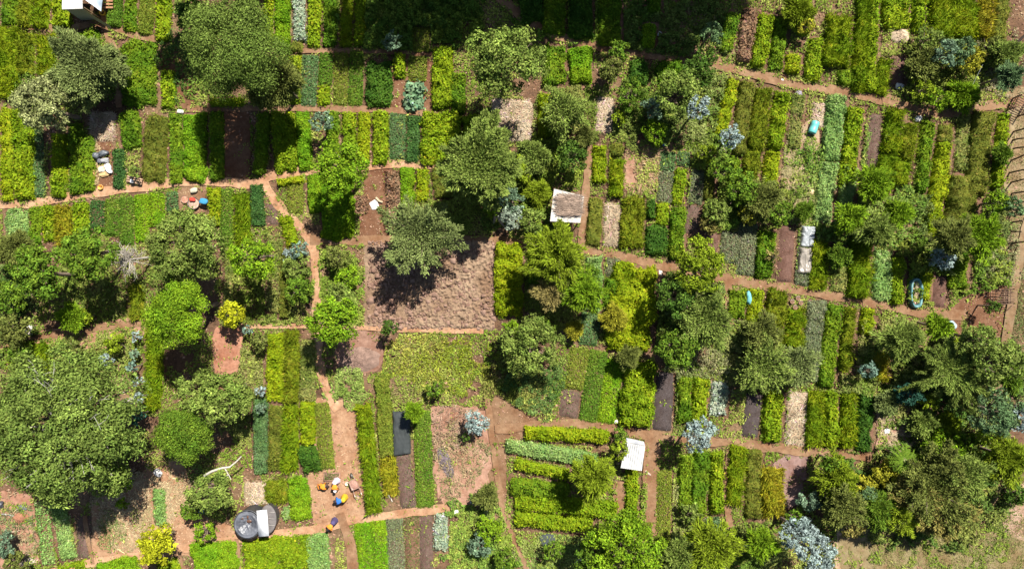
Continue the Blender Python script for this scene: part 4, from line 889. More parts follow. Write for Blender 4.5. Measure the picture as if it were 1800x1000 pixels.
# ---- water tanks
def tanks():
    h = 1.5; c = W(435, 921, h); B = np.array([c[0], c[1], 0]); rad = .89
    root = empty('water_tank', 'large round black water tank with slack dark cover at lower left', 'water tank', B)
    ribs = [(rad+.015*math.sin(i*2.2), i*.1) for i in range(15)]
    part(root, 'tank_wall', M_PLASTIC, lambda G: G.lathe([(rad*.98, -.05)]+ribs, (.035, .036, .04), k=40), True)
    def cov(G):
        r_ = np.linspace(0.01, rad*1.05, 30); th = np.linspace(0, 2*math.pi, 81); Rr, Th = np.meshgrid(r_, th, indexing='ij')
        X = Rr*np.cos(Th); Y = Rr*np.sin(Th)*1.05; q = Rr/rad
        Z = h+.10-.22*(1-q)**1.2-.10*np.clip(q-.97, 0, 1)*10+(fbm(X*2.4, Y*2.4, 7)-.5)*.30*(1.15-q)+(abs(fbm(X*3.5+Y*2, Y*3.5, 17)-.5)*-.34)*(1.1-q)+.05*np.exp(-((q-.72)/.1)**2)
        cc = fbm(X*1.8, Y*1.8, 4)[..., None]; col = np.array((.095, .10, .115))*(.45+cc*1.2)
        G.grid(np.stack([X, Y, Z], -1), col)
    part(root, 'cover', M_PLASTIC, cov, True)
    part(root, 'rim', M_PLASTIC, lambda G: G.tube([(rad*1.03*math.cos(t), rad*1.07*math.sin(t), h-.0) for t in np.linspace(0, 6.2832, 41)], [.03]*41, (.06, .063, .07), 6), True)
    for (x, y, a, b) in ((.12, .22, .17, .11), (-.36, .42, .10, .09), (.02, .52, .07, .14)):
        part(root, 'rusty_puddle', M_PLASTIC, lambda G: G.lathe([(.005, .022), (.7, .02), (1, .0)], (.10, .05, .03), (x, y, h+.02), 18, a, b))
    B2 = W(470, 913, 1.0); B2[2] = 0
    r2 = empty('covered_tank', 'lower grey-brown covered tank behind the white board', 'water tank', B2)
    part(r2, 'tank_wall', M_PLASTIC, lambda G: G.lathe([(1, -.05), (1, .92)], (.06, .055, .055), k=28, sx=.52, sy=.9), True)
    def cov2(G):
        r_ = np.linspace(0.01, 1.06, 12); th = np.linspace(0, 2*math.pi, 37); Rr, Th = np.meshgrid(r_, th, indexing='ij')
        X = Rr*np.cos(Th)*.54; Y = Rr*np.sin(Th)*.94; Z = .95+(fbm(X*3, Y*3, 9)-.5)*.16-.08*np.clip(Rr-.97, 0, 1)*10
        G.grid(np.stack([X, Y, Z], -1), np.array((.15, .135, .13))*(.6+.8*fbm(X*2, Y*5, 5)[..., None]))
    part(r2, 'cover', M_CLOTH, cov2, True)
    for i in range(3): part(r2, 'strap', M_CLOTH, lambda G: G.tube([(.1, .55-i*.45, 1.04), (.3, .53-i*.45, 1.06), (.5, .5-i*.45, .98)], [.014]*3, (.45, .42, .38), 5))
    B3 = W(462, 919, 1.62); bd = empty('white_board', 'white board lying across the two tanks', 'board', B3)
    G = Geo(); G.box((0, 0, 0), (.70, 1.78, .05), (.68, .69, .70), rz=R(5)); G.build('panel', M_METAL, bd)
    G = Geo(); [G.box((x*math.cos(R(5)), x*math.sin(R(5)), -.05), (.05, 1.7, .05), (.5, .5, .5), rz=R(5)) for x in (-.3, .3)]; G.build('batten', M_WOOD, bd)
    mark_quad(455, 918, 1, 0, 38, 32)
tanks()
# ---- fence posts at the right edge
for i, (px, py, hh) in enumerate([(1781, 232, 1.7), (1780, 246, 1.2), (1781, 261, 1.4), (1777, 283, 1.6), (1774, 304, 1.8), (1777, 321, 1.5), (1778, 340, 1.7), (1781, 358, 1.2), (1776, 376, 1.3), (1770, 392, 1.4), (1769, 407, 1.5), (1778, 428, 1.3)]):
    b = W(px, py); r = rng(i+60)
    G = Geo(); dx, dy = r.normal(0, .05, 2); G.tube([(0, 0, -.2), (dx, dy, hh*.5), (dx*2.4, dy*2.4, hh)], [.06, .055, .045], (.10, .065, .045), 7)
    G.lathe([(.03, 0), (.02, .02), (.002, .025)], (.3, .2, .14), (dx*2.4, dy*2.4, hh), 7)
    o = G.build('fence_post', M_WOOD); o.location = tuple(b); o['category'] = 'post'; o['group'] = 'fence posts at the right edge'
    o['label'] = 'bare wooden fence post, %s from the top in the line at right edge' % ORD[i]
# ---- slatted cribs
def crib(px, py, w_, l_, h, rz, label):
    B = W(px, py, h); B[2] = 0; root = empty('slatted_crib', label, 'crib', B, None, rz); dk = (.13, .08, .055)
    for x in (-w_/2, w_/2):
        for y in (-l_/2, l_/2): part(root, 'post', M_WOOD, lambda G: G.tube([(x, y, -.1), (x*1.02, y, h+.1)], [.04, .035], dk, 7))
    for i in range(7):
        y = -l_/2+l_*i/6; part(root, 'slat', M_WOOD, lambda G: G.tube([(-w_/2-.1, y+.02*math.sin(i*3), h), (0, y-.02, h+.03), (w_/2+.08, y+.03*math.sin(i*2), h)], [.028, .03, .024], dk, 6))
    for s in (-1, 1):
        for z in (.15, .4, .65): 
            if z < h: part(root, 'side_rail', M_WOOD, lambda G: G.tube([(s*w_/2, -l_/2-.05, z), (s*w_/2+.02, l_/2+.05, z+.02)], [.024, .022], dk, 6))
        for k in range(5):
            y = -l_/2+l_*(k+.5)/5; part(root, 'upright', M_WOOD, lambda G: G.tube([(s*w_/2*1.03, y, 0), (s*w_/2*1.01, y, h)], [.018, .018], dk, 5))
    part(root, 'middle_rail', M_WOOD, lambda G: G.tube([(.05, -l_/2, h-.03), (.0, l_/2, h-.03)], [.022, .022], dk, 5))
    mark_quad(px, py, 1, 0, 20, 20)
crib(1768, 521, 1.05, .98, .95, R(2), 'slatted dark wooden crib beside the red clearing at right edge')
crib(1799, 184, .9, 1.0, .9, R(-28), 'slatted dark wooden crib cut by the upper right edge')
def stick(px, py, qx, qy, rad, col, label, name='pole', z=.06, z2=None):
    a = W(px, py); b = W(qx, qy); c = (a+b)/2; a = a-c; b = b-c; a[2] = z; b[2] = z2 if z2 is not None else z; r = rng(int(px*3+py))
    G = Geo(); m = a*.5+b*.5+r.normal(0, .03, 3)*[1, 1, 0]; G.tube([a-(b-a)*.01, a, m, b, b+(b-a)*.01], [.004, rad, rad*.95, rad*.8, .004], col, 8)
    o = G.build(name, M_WOOD); o.location = (c[0], c[1], 0); o['label'] = label; o['category'] = name.replace('_', ' ')
stick(1765, 548, 1777, 535, .04, (.18, .11, .07), 'short dark pole leaning at the foot of the crib', z2=.3)
stick(1724, 137, 1797, 38, .09, (.06, .045, .035), 'long dark pole leaning over the weeds near the top right corner', z=.05, z2=3.2)
stick(682, 868, 690, 881, .05, (.5, .44, .36), 'pale peeled pole lying on the yellow-bladed bed')
stick(661, 348, 673, 356, .09, (.42, .34, .22), 'short pale log beside the white paper on the red clearing', 'log', .1)
stick(1134, 826, 1143, 834, .09, (.45, .33, .26), 'short pale log right of the small white-roofed shed', 'log', .1)
stick(1150, 818, 1152, 826, .03, (.7, .66, .6), 'small white stick right of the short pale log')
stick(1285, 948, 1306, 948, .05, (.55, .5, .44), 'pale pole in the undergrowth at the bottom right of centre', z=1.1)
stick(536, 921, 547, 917, .025, (.3, .22, .12), 'thin brown stick at the foot of the fresh green seedling bed')
stick(1688, 185, 1694, 130, .012, (.6, .6, .58), 'thin pale wire post rising in the upper right scrub', z2=2.0)
stick(5, 902, 32, 907, .06, (.35, .32, .3), 'grey weathered log near the bottom left corner', 'log', .1)
stick(16, 936, 36, 931, .05, (.5, .38, .28), 'pale split log near the bottom left corner', 'log', .1)
stick(1381, 742, 1398, 718, .02, (.12, .08, .05), 'thin dark stick leaning on the straw-covered bed', z=.2, z2=.6)
# fallen bleached branch
def snag(px, py, label, pts, col, rads):
    B = W(px, py); G = Geo()
    for P_, r0 in zip(pts, rads):
        Q = [np.array([(x-px)/25, (py-y)/25, z]) for x, y, z in P_]; G.tube(Q, np.linspace(r0, r0*.4, len(Q)), col, 7)
    o = G.build('dead_branch', M_BARK, smooth=True); o.location = tuple(B); o['label'] = label; o['category'] = 'branch'
snag(410, 808, 'bleached forked dead branch rising above the ragged tree near the domed one', [[(375, 826, 1.4), (392, 816, 1.8), (412, 809, 2.0), (425, 807, 2.1), (437, 797, 2.2), (446, 788, 2.3)], [(415, 809, 2.0), (420, 820, 1.9), (411, 831, 1.7)], [(420, 820, 1.9), (424, 830, 1.8)]], (.5, .46, .38), [.1, .06, .04])
snag(873, 375, 'thick grey twisted trunk at the right foot of the tall feathery tree', [[(864, 342, 2.4), (869, 360, 1.6), (872, 380, .8), (868, 393, .0)], [(872, 370, 1.2), (879, 390, .6), (888, 400, .0)], [(870, 360, 1.6), (876, 372, 1.3), (879, 384, .7)]], (.30, .24, .20), [.2, .14, .1])
snag(1025, 968, 'pale forked dead twig at the bottom right of the weedy plot', [[(1020, 985, .5), (1018, 970, 1.0), (1026, 955, 1.2)], [(1018, 970, 1.0), (1008, 978, 1.1)], [(1019, 972, 1.0), (1030, 966, 1.3)]], (.55, .5, .42), [.035, .025, .02])
snag(505, 125, 'grey curved dead trunk at the right foot of the domed tree', [[(497, 127, .6), (504, 124, .8), (510, 130, .6), (513, 140, .2)]], (.34, .3, .26), [.12])
snag(20, 420, 'pale bare twig at the left edge above the dark trees', [[(2, 424, 2.2), (20, 419, 2.4), (36, 428, 2.3)], [(14, 420, 2.3), (6, 417, 2.5)]], (.6, .57, .5), [.035, .02])
# ---- sacks, bags, buckets
def blob(name, label, cat, px, py, sx, sy, h, col, rz=0, m=None, seed=1, z0=0.0, tie=True):
    B = W(px, py, z0); root = empty(name, label, cat, B, None, rz); a, b = sx/50, sy/50
    th = np.linspace(0, 2*math.pi, 25); ph = np.linspace(-1.5707, 1.5707, 15); Th, Ph = np.meshgrid(th, ph, indexing='ij')
    sq = lambda v: np.sign(v)*abs(v)**.7
    X = sq(np.cos(Th))*np.maximum(np.cos(Ph), 1e-6)**.6; Y = sq(np.sin(Th))*np.maximum(np.cos(Ph), 1e-6)**.6; n = fbm(X*2+seed, Y*2+Ph, seed)
    k = (.68+.65*n); P = np.stack([X*a*k, Y*b*k, h/2+np.sin(Ph)*h/2*(.8+.4*n)], -1)
    G = Geo(); G.grid(P, col); G.build('bag', m or M_CLOTH, root, True)
    if tie: G = Geo(); G.lathe([(.08, 0), (.035, .06), (.06, .10), (.003, .115)], np.array(col)*.9, (a*.62, b*.2, h*.5), 9); G.build('tied_neck', m or M_CLOTH, root, True)
def mound(name, label, cat, px, py, sx, sy, h, col, rz=0, m=None, seed=1, bits=None):
    B = W(px, py); root = empty(name, label, cat, B, None, rz); a, b = sx/50, sy/50
    r_ = np.linspace(.01, 1, 14); th = np.linspace(0, 2*math.pi, 41); Rr, Th = np.meshgrid(r_, th, indexing='ij')
    kk = .75+.55*fbm(np.cos(Th)*1.5+seed, np.sin(Th)*1.5, seed); X = Rr*np.cos(Th)*a*kk; Y = Rr*np.sin(Th)*b*kk
    Z = .02+h*(1-Rr**2)*(.5+fbm(X*4, Y*4, seed)); C = np.array(col)*(.7+.6*fbm(X*5, Y*5, seed+1)[..., None])
    G = Geo(); G.grid(np.stack([X, Y, Z], -1), C); G.build('heap', m or M_CLOD, root, True)
    r = rng(seed); n = int(260*a*b*4); t = r.random(n)*6.283; k = r.random(n)**.5*1.1; q = np.stack([np.cos(t)*k*a*.85, np.sin(t)*k*b*.85, .03+h*(1-np.minimum(k, 1)**2)*.9+r.random(n)*.05], 1)
    bc = np.array(bits or col)*1.2; G = Geo(); G.leaves(q, r.normal(0, 1, (n, 3))*[1, 1, .25], r.normal(0, .4, (n, 3))+[0, 0, 1], .22, .03, bc*np.exp(r.normal(0, .3, (n, 1))), .05)
    o = G.build('loose_bits', M_STRAW, root); o['kind'] = 'stuff'
WH = (.66, .64, .60); BLK = (.05, .05, .06)
blob('sack', 'white sack on the brown bed at upper right', 'sack', 1580, 153, 15, 12, .25, WH)
blob('sack', 'white sack just below the upper right path', 'sack', 1612, 210, 13, 10, .25, WH, .4, seed=2)
blob('sack', 'upper of the two white sacks at the left edge scrub', 'sack', 52, 576, 19, 10, .3, WH, .1, seed=3)
blob('sack', 'lower of the two white sacks at the left edge scrub', 'sack', 51, 586, 17, 9, .25, (.55, .47, .4), -.1, seed=4)
blob('plastic_bag', 'white plastic bag between gnarled tree and sandy path', 'bag', 279, 830, 14, 12, .2, WH, -.6, seed=5)
blob('plastic_bag', 'small white bag beside the strawy patch at right', 'bag', 1557, 757, 10, 9, .2, WH, seed=6)
blob('plastic_bag', 'white bag left of the dry patch in the overgrown bottom plot', 'bag', 802, 899, 8, 8, .2, WH, seed=7)
blob('plastic_bag', 'white bag at the top of the overgrown bottom plot', 'bag', 830, 880, 6, 8, .2, WH, seed=8)
blob('plastic_bag', 'white bag right of the others in overgrown bottom plot', 'bag', 855, 899, 9, 7, .2, WH, seed=9)
blob('plastic_bag', 'white bag near the bottom edge of the overgrown plot', 'bag', 888, 996, 10, 8, .2, WH, seed=10)
blob('plastic_bag', 'white bag at the corner of the ploughed plot and yellow hedge', 'bag', 936, 421, 8, 7, .25, WH, seed=11)
blob('plastic_bag', 'white bag on the path below the shaded top beds', 'bag', 318, 197, 11, 7, .2, WH, seed=12)
blob('plastic_bag', 'white bag among the shaded bare ground at the top', 'bag', 1159, 61, 7, 8, .2, WH, seed=13)
blob('plastic_bag', 'tiny white bag on the upper right path', 'bag', 1375, 141, 6, 4, .1, WH, seed=14, tie=False)
blob('plastic_bag', 'tiny white bag under the olive seedling beds in the middle', 'bag', 1083, 741, 7, 7, .15, WH, seed=15, tie=False)
blob('plastic_bag', 'white bag by the grey-brown tank cover', 'bag', 477, 886, 10, 6, .25, WH, seed=16)
blob('sack', 'white sack in the right scrub by the upright yellow bed', 'sack', 1599, 618, 8, 14, .25, (.62, .55, .42), seed=17)
blob('plastic_bag', 'blue-white bag on the edge of the red clearing at right', 'bag', 1666, 572, 16, 15, .6, (.42, .60, .74), .6, seed=18)
blob('plastic_bag', 'turquoise bundle standing at the head of the weedy right bed', 'bag', 1313, 523, 9, 24, .6, (.17, .45, .48), .05, seed=19)
blob('plastic_bag', 'blue bag under the ragged green tree', 'bag', 356, 896, 10, 9, .35, (.04, .15, .45), seed=20)
blob('sack', 'long white sack on the sack heap', 'sack', 193, 297, 10, 18, .35, (.78, .74, .74), .35, seed=21)
blob('sack', 'cream sack left of the long white one on the heap', 'sack', 181, 299, 11, 12, .3, (.6, .52, .38), seed=22)
blob('sack', 'grey sack under the black bag on the heap', 'sack', 187, 283, 14, 9, .35, (.32, .32, .33), seed=23)
blob('bin_bag', 'round black bag at the left end of the sack heap', 'bag', 173, 275, 12, 12, .5, (.09, .10, .115), m=M_PLASTIC, seed=24)
blob('bin_bag', 'long black bag across the top of the sack heap', 'bag', 185, 271, 16, 10, .45, (.08, .09, .10), .3, m=M_PLASTIC, seed=25)
blob('bin_bag', 'dark rag bag in the middle of the sack heap', 'bag', 177, 284, 8, 9, .3, (.13, .13, .15), seed=26)
blob('sack', 'orange-tan sack low on the left of the sack heap', 'sack', 164, 303, 9, 16, .25, (.55, .33, .13), seed=27)
blob('sack', 'tan sack in the middle of the sack heap', 'sack', 184, 307, 18, 9, .2, (.56, .38, .18), .2, seed=28)
blob('bin_bag', 'black bundle at the far left edge near the logs', 'bag', 3, 885, 14, 12, .4, BLK, m=M_PLASTIC, seed=29)
blob('bin_bag', 'flat dark bag above the weathered log at lower left', 'bag', 39, 892, 17, 11, .15, (.1, .1, .12), m=M_PLASTIC, seed=30, tie=False)
blob('net_bundle', 'round dark net bundle on the weedy plot below the crosswise beds', 'net', 962, 948, 26, 23, .25, (.05, .06, .06), m=M_NET, seed=31, tie=False)
blob('plastic_bag', 'white lump on the upper left red alley by the sage tree', 'bag', 194, 93, 7, 7, .2, (.5, .5, .5), seed=32)
blob('plastic_bag', 'small blue bag at the top of the low blue-green bed', 'bag', 1167, 254, 7, 7, .2, (.1, .25, .5), seed=33)
blob('cloth_bundle', 'bright blue cloth thrown over the basin-side hedge', 'cloth', 359, 354, 14, 10, .2, (.05, .25, .42), -.2, seed=34, z0=.45, tie=False)
blob('rag', 'red cloth on the rim of the large basin', 'cloth', 339, 351, 10, 7, .12, (.50, .06, .04), seed=35, z0=.3, tie=False)
mound('straw_heap', 'round pale straw heap at the foot of the corner beds', 'heap', 1582, 63, 32, 28, .35, (.5, .38, .26), seed=36, m=M_STRAW)
mound('rubble_heap', 'pale rubble heap at the weedy clearing near blue trees', 'heap', 1268, 266, 18, 22, .3, (.5, .4, .33), seed=37, m=M_STONE)
mound('straw_bundle', 'cream straw tuft between plastic sheet and minty hedge', 'heap', 1425, 338, 12, 16, .2, (.58, .45, .25), seed=38, m=M_STRAW)
mound('mulch_heap', 'dark mulch heap in the dry plot', 'heap', 783, 812, 22, 60, .12, (.14, .11, .12), .35, seed=39, m=M_CLOD)
mound('brush_heap', 'grey brush heap left of the ploughed plot corner', 'heap', 630, 632, 70, 46, .25, (.2, .13, .1), .2, seed=40, m=M_CLOD)
mound('wood_chip_heap', 'reddish wood chip heap near the bottom left corner', 'heap', 38, 910, 32, 20, .3, (.26, .12, .07), .2, seed=41, m=M_CLOD)
mound('white_mulch', 'white curly shavings at the bottom left corner', 'heap', 50, 985, 40, 16, .1, (.5, .43, .33), .1, seed=42, m=M_STRAW)
blob('lilac_rag', 'lilac rag at the head of the weedy strip on upper right', 'cloth', 1403, 166, 12, 12, .15, (.3, .26, .32), seed=43, tie=False)
blob('paper_sheet', 'crumpled white paper on the red clearing', 'paper', 658, 361, 13, 16, .06, (.78, .74, .7), .2, seed=44, tie=False)
blob('paper_sheet', 'white cardboard by the lone post on the curving path', 'paper', 1161, 478, 6, 14, .06, (.7, .6, .5), .1, seed=45, tie=False)
def pail(px, py, rad, h, col, label, name='bucket', fill=None, rx=0.0, ry=0.0, rz=0.0, cat='bucket'):
    B = W(px, py, h); B[2] = 0; root = empty(name, label, cat, B); root.rotation_euler = (rx, ry, rz)
    if rx or ry: root.location.z = rad
    part(root, 'bucket_wall', M_PLASTIC, lambda G: G.lathe([(rad*.05, .01), (rad*.8, .0), (rad, h), (rad*.93, h), (rad*.75, .03), (rad*.05, .03)], col, k=22), True)
    part(root, 'rim', M_PLASTIC, lambda G: G.tube([(rad*1.01*math.cos(t), rad*1.01*math.sin(t), h) for t in np.linspace(0, 6.2832, 23)], [.014]*23, np.array(col)*1.1, 5), True)
    part(root, 'handle', M_METAL, lambda G: G.tube([(rad*math.cos(t), rad*.25+rad*.6*math.sin(t)*.9, h+.02) for t in np.linspace(0, 3.14, 11)], [.008]*11, (.3, .3, .3), 5), True)
    if fill: part(root, 'contents', M_SOIL, lambda G: G.lathe([(.005, h*.8+.03), (rad*.6, h*.8+.02), (rad*.9, h*.8)], fill, k=20))
pail(179, 22, .19, .32, (.75, .45, .04), 'yellow bucket on the path beside the top-left hut')
pail(176, 329, .17, .25, (.75, .38, .05), 'orange bucket at the foot of the sack heap')
pail(609.5, 850, .12, .2, (.7, .6, .45), 'small cream bucket left of the wheelbarrow')
pail(628, 874, .14, .16, (.22, .17, .12), 'small dark-rimmed bucket below the wheelbarrow', fill=(.4, .27, .17))
def basin(px, py, rad, h, col, label, fill):
    B = W(px, py); root = empty('basin', label, 'basin', B)
    part(root, 'bowl', M_PLASTIC, lambda G: G.lathe([(rad*.05, .005), (rad*.9, .0), (rad, h), (rad*.95, h), (rad*.86, .03), (rad*.05, .03)], col, k=32), True)
    part(root, 'contents', M_SOIL, lambda G: G.lathe([(.005, h*.85), (rad*.6, h*.8), (rad*.93, h*.6)], fill, k=30), True)
basin(343, 358, .42, .3, (.10, .08, .07), 'larger round basin of earth with the red cloth', (.44, .30, .22))
basin(326, 351, .27, .15, (.2, .12, .09), 'smaller round basin left of the large one', (.4, .21, .14))
blob('grain_sack', 'cream and dark sack above the basins', 'sack', 342, 335, 13, 9, .3, (.5, .47, .34), .2, seed=61)
def barrel(px, py, qx, qy, rad, col, label):
    a = W(px, py); b = W(qx, qy); c = (a+b)/2; L = np.linalg.norm(b-a); root = empty('barrel', label, 'barrel', (c[0], c[1], rad), None, math.atan2(b[1]-a[1], b[0]-a[0]))
    def f(G):
        pr = [(.01, -L/2), (rad*.9, -L/2), (rad, -L/2+.05), (rad*1.03, -L*.18), (rad, -L*.15), (rad, L*.15), (rad*1.03, L*.18), (rad, L/2-.05), (rad*.9, L/2), (.01, L/2)]
        G2 = Geo(); G2.lathe(pr, col, k=20); V = G2.v[0]; V = np.stack([V[:, 2], V[:, 1], V[:, 0]], 1); G.add(V, G2.f[0], np.array(col))
    part(root, 'drum', M_PLASTIC, f, True)
    part(root, 'cap', M_PLASTIC, lambda G: G.box((L/2+.01, rad*.4, 0), (.04, .08, .08), (.7, .7, .65)))
barrel(1431, 216, 1424, 236, .28, (.12, .45, .42), 'teal barrel lying on the straw strip at upper right')
barrel(1364, 341, 1374, 343, .22, (.20, .50, .62), 'small blue barrel lying on the matted straw')
# ---- wheelbarrow
def barrow():
    B = W(625, 848); root = empty('wheelbarrow', 'brown wheelbarrow on the sandy clearing right of the people', 'wheelbarrow', B, None, R(22))
    def tub(G):
        lo = np.array([(-.17, -.2, .28), (.17, -.2, .28), (.17, .2, .28), (-.17, .2, .28)]); hi = np.array([(-.29, -.34, .55), (.29, -.34, .55), (.29, .36, .55), (-.29, .36, .55)]); V = np.concatenate([lo, hi, hi*[.94, .94, 1], lo*[.9, .9, 1.08]])
        F = [(0, 1, 2, 3)]+[(i, (i+1) % 4, 4+(i+1) % 4, 4+i) for i in range(4)]+[(4+i, 4+(i+1) % 4, 8+(i+1) % 4, 8+i) for i in range(4)]+[(8+i, 8+(i+1) % 4, 12+(i+1) % 4, 12+i) for i in range(4)]+[(12, 13, 14, 15)]
        G.add(V, F, (.26, .15, .11))
    part(root, 'tub', M_PLASTIC, tub)
    part(root, 'load', M_SOIL, lambda G: G.lathe([(.01, .55), (.6, .53), (1, .47)], (.36, .2, .15), k=20, sx=.26, sy=.31))
    for s in (-1, 1):
        part(root, 'handle', M_METAL, lambda G: G.tube([(s*.06, .55, .2), (s*.2, 0, .26), (s*.24, -.45, .42), (s*.24, -.8, .5)], [.018]*4, (.22, .18, .15), 7), True)
        part(root, 'leg', M_METAL, lambda G: G.tube([(s*.22, -.3, .36), (s*.24, -.36, 0)], [.018]*2, (.22, .18, .15), 7), True)
        part(root, 'grip', M_PLASTIC, lambda G: G.tube([(s*.24, -.7, .48), (s*.24, -.83, .505)], [.026]*2, (.6, .55, .45), 8), True)
    def wheel(G):
        t = np.linspace(0, 6.2832, 21); G.tube([(0, .6+.17*math.cos(a), .19+.17*math.sin(a)) for a in t], [.035]*21, (.05, .045, .04), 7)
    w_ = part(root, 'wheel', M_PLASTIC, wheel, True)
    part(root, 'axle', M_METAL, lambda G: (G.tube([(-.08, .6, .19), (.08, .6, .19)], [.02]*2, (.3, .28, .25), 6), [G.box((0, .6, .19), (.015, .3, .03), (.3, .28, .25), tilt=a) for a in (0, 1.05, 2.1)]), sub=w_)
barrow()
# ---- seed tray on the clearing, plank bench, teal trough, sheets
def tray():
    B = W(584, 837); root = empty('seed_frame', 'small brick-edged seed frame above the people on the clearing', 'seed frame', B)
    part(root, 'edging', M_STONE, lambda G: [G.box(c, e, (.3, .17, .12)) for c, e in (((0, -.27, .06), (1.16, .06, .16)), ((0, .27, .06), (1.16, .06, .16)), ((-.55, 0, .06), (.06, .48, .16)), ((.55, 0, .06), (.06, .48, .16)))])
    part(root, 'soil', M_SOIL, lambda G: G.box((0, 0, .04), (1.04, .48, .1), (.24, .14, .1)))
    r = rng(5); n = 240; q = np.stack([r.uniform(-.5, .5, n), r.uniform(-.22, .22, n), .1+r.random(n)*.06], 1)
    part(root, 'seedlings', M_LEAF, lambda G: G.leaves(q, r.normal(0, 1, (n, 3)), r.normal(0, .4, (n, 3))+[0, 0, 1], .09, .04, colours((.09, .13, .03), (.14, .17, .05), q[:, 0], q[:, 1], n, r, 3)))
tray()
def bench():
    B = W(240, 318); root = empty('plank_bench', 'little plank bench by the potted-looking pale plant', 'bench', B, None, R(-12))
    part(root, 'plank', M_WOOD, lambda G: [G.box((0, y, .3), (1.1, .12, .03), (.42, .27, .17)) for y in (-.16, 0, .16)])
    for s in (-1, 1): part(root, 'leg', M_WOOD, lambda G: G.box((s*.45, 0, .14), (.06, .4, .285), (.3, .19, .12)))
    blob('cup', 'white and black jar on the little plank bench', 'jar', 233, 319, 6, 7, .2, (.7, .7, .72), seed=70, z0=.32, tie=False)
bench()
def loosesheet(name, label, cat, corners, z, m, col, seed, waves=.12, nu=26, nv=40, parts_='sheet'):
    P4 = [W(x, y) for x, y in corners]; B = sum(P4)/4; root = empty(name, label, cat, B)
    P4 = [p-B for p in P4]; u = np.linspace(0, 1, nu)[:, None, None]; v = np.linspace(0, 1, nv)[None, :, None]
    P = (P4[0]*(1-u)+P4[1]*u)*(1-v)+(P4[3]*(1-u)+P4[2]*u)*v
    U = u+0*v; V = v+0*u; hump = np.clip(1-abs(2*U-1)**5, 0, 1)**.5*np.clip(1-abs(2*V-1)**24, 0, 1)
    n_ = fbm(P[..., :1]*4.5, P[..., 1:2]*2.0, seed)
    P = P+np.concatenate([(fbm(V*9, V*0, seed)-.5)*.12, (n_-.5)*.1, .03+hump*z*(.75+.5*n_)+(n_-.5)*waves], -1)
    c_ = np.array(col)*(.8+.4*fbm(P[..., :1]*3, P[..., 1:2]*3, seed+2)); G = Geo(); G.grid(P, c_); G.build(parts_, m, root, True)
    return root, B
bed('silvery weeds bed under the clear plastic sheet', 'single planting beds', 1419, 398, 1409, 502, 24, 'grey', .2)
loosesheet('plastic_sheet', 'crumpled clear plastic sheet draped over a bed right of centre', 'sheet', [(1407, 397), (1432, 398), (1428, 435), (1405, 434)], .42, M_FILM, (.45, .48, .50), 3)
loosesheet('plastic_sheet', 'dusty torn plastic sheet below the clear crumpled one', 'sheet', [(1404, 435), (1426, 436), (1424, 482), (1399, 481)], .38, M_FILM, (.40, .35, .30), 4)
loosesheet('shade_net', 'black shade net spread over the upper part of a long bed', 'net', [(690, 722), (722, 722), (722, 797), (690, 802)], .32, M_NET, (.04, .046, .046), 5, .04)
# teal-lined trough
def trough():
    B = W(1607, 515); root = empty('lined_trough', 'teal-lined trough with straw inside above the right path', 'trough', B)
    t = np.linspace(0, 2*math.pi, 49); a, b = .42, 1.02
    def ringp(k, z): return np.stack([np.sign(np.cos(t))*abs(np.cos(t))**.7*a*k, np.sin(t)*b*(1-(1-k)*.5), z+0*t+.03*np.sin(t*5)], -1)
    def f(G):
        P = np.stack([ringp(1.1, -.02), ringp(1.05, .22), ringp(1.0, .4), ringp(.82, .42), ringp(.68, .3), ringp(.6, .1)], 0); G.grid(P, np.array((.10, .22, .23))*(.6+.9*fbm(P[..., :1]*4, P[..., 1:2]*4, 5)))
    part(root, 'liner', M_PLASTIC, f, True)
    part(root, 'bottom', M_SOIL, lambda G: G.grid(np.stack([ringp(.02, .14), ringp(.64, .12)], 0), (.34, .2, .13)))
    r = rng(9); n = 260; q = np.stack([r.uniform(-.2, .2, n), r.uniform(-.7, .85, n), .16+r.random(n)*.14], 1)
    part(root, 'straw', M_STRAW, lambda G: G.leaves(q, r.normal(0, 1, (n, 3))*[1, 1, .1], r.normal(0, .2, (n, 3))+[0, 0, 1], .26, .03, colours((.45, .32, .2), (.6, .48, .32), q[:, 0], q[:, 1], n, r, 3)))
trough()
# pots by the right path
for i, (px, py) in enumerate([(1393, 530), (1403, 524), (1408, 532), (1398, 540)]):
    pail(px, py, .15, .2, (.33, .19, .12), ['leftmost clay pot by the path above the grassy beds', 'topmost clay pot by the path above the grassy beds', 'rightmost clay pot by the path above the grassy beds', 'lowest clay pot by the path above the grassy beds'][i], 'clay_pot', (.2, .12, .08), cat='pot')
# ---- people
def skin(name, joints, edges, m, root, sub=2, col=(.1, .05, .03)):
    me = bpy.data.meshes.new(name); me.from_pydata([j[:3] for j in joints], edges, []); o = bpy.data.objects.new('tmp', me); COL.objects.link(o)
    sm = o.modifiers.new('s', 'SKIN'); sm.use_smooth_shade = True
    for v, j in zip(me.skin_vertices[0].data, joints): rr = j[3] if isinstance(j[3], tuple) else (j[3], j[3]); v.radius = rr
    me.skin_vertices[0].data[0].use_root = True
    ss = o.modifiers.new('u', 'SUBSURF'); ss.levels = sub; ss.render_levels = sub
    dg = bpy.context.evaluated_depsgraph_get(); em = bpy.data.meshes.new_from_object(o.evaluated_get(dg)); bpy.data.objects.remove(o)
    em.name = name; ca = em.color_attributes.new('Col', 'FLOAT_COLOR', 'POINT'); ca.data.foreach_set('color', np.tile([*col, 1], len(em.vertices)).astype(np.float32))
    em.materials.clear(); em.materials.append(m); q = bpy.data.objects.new(name, em); COL.objects.link(q); q.parent = root; return q
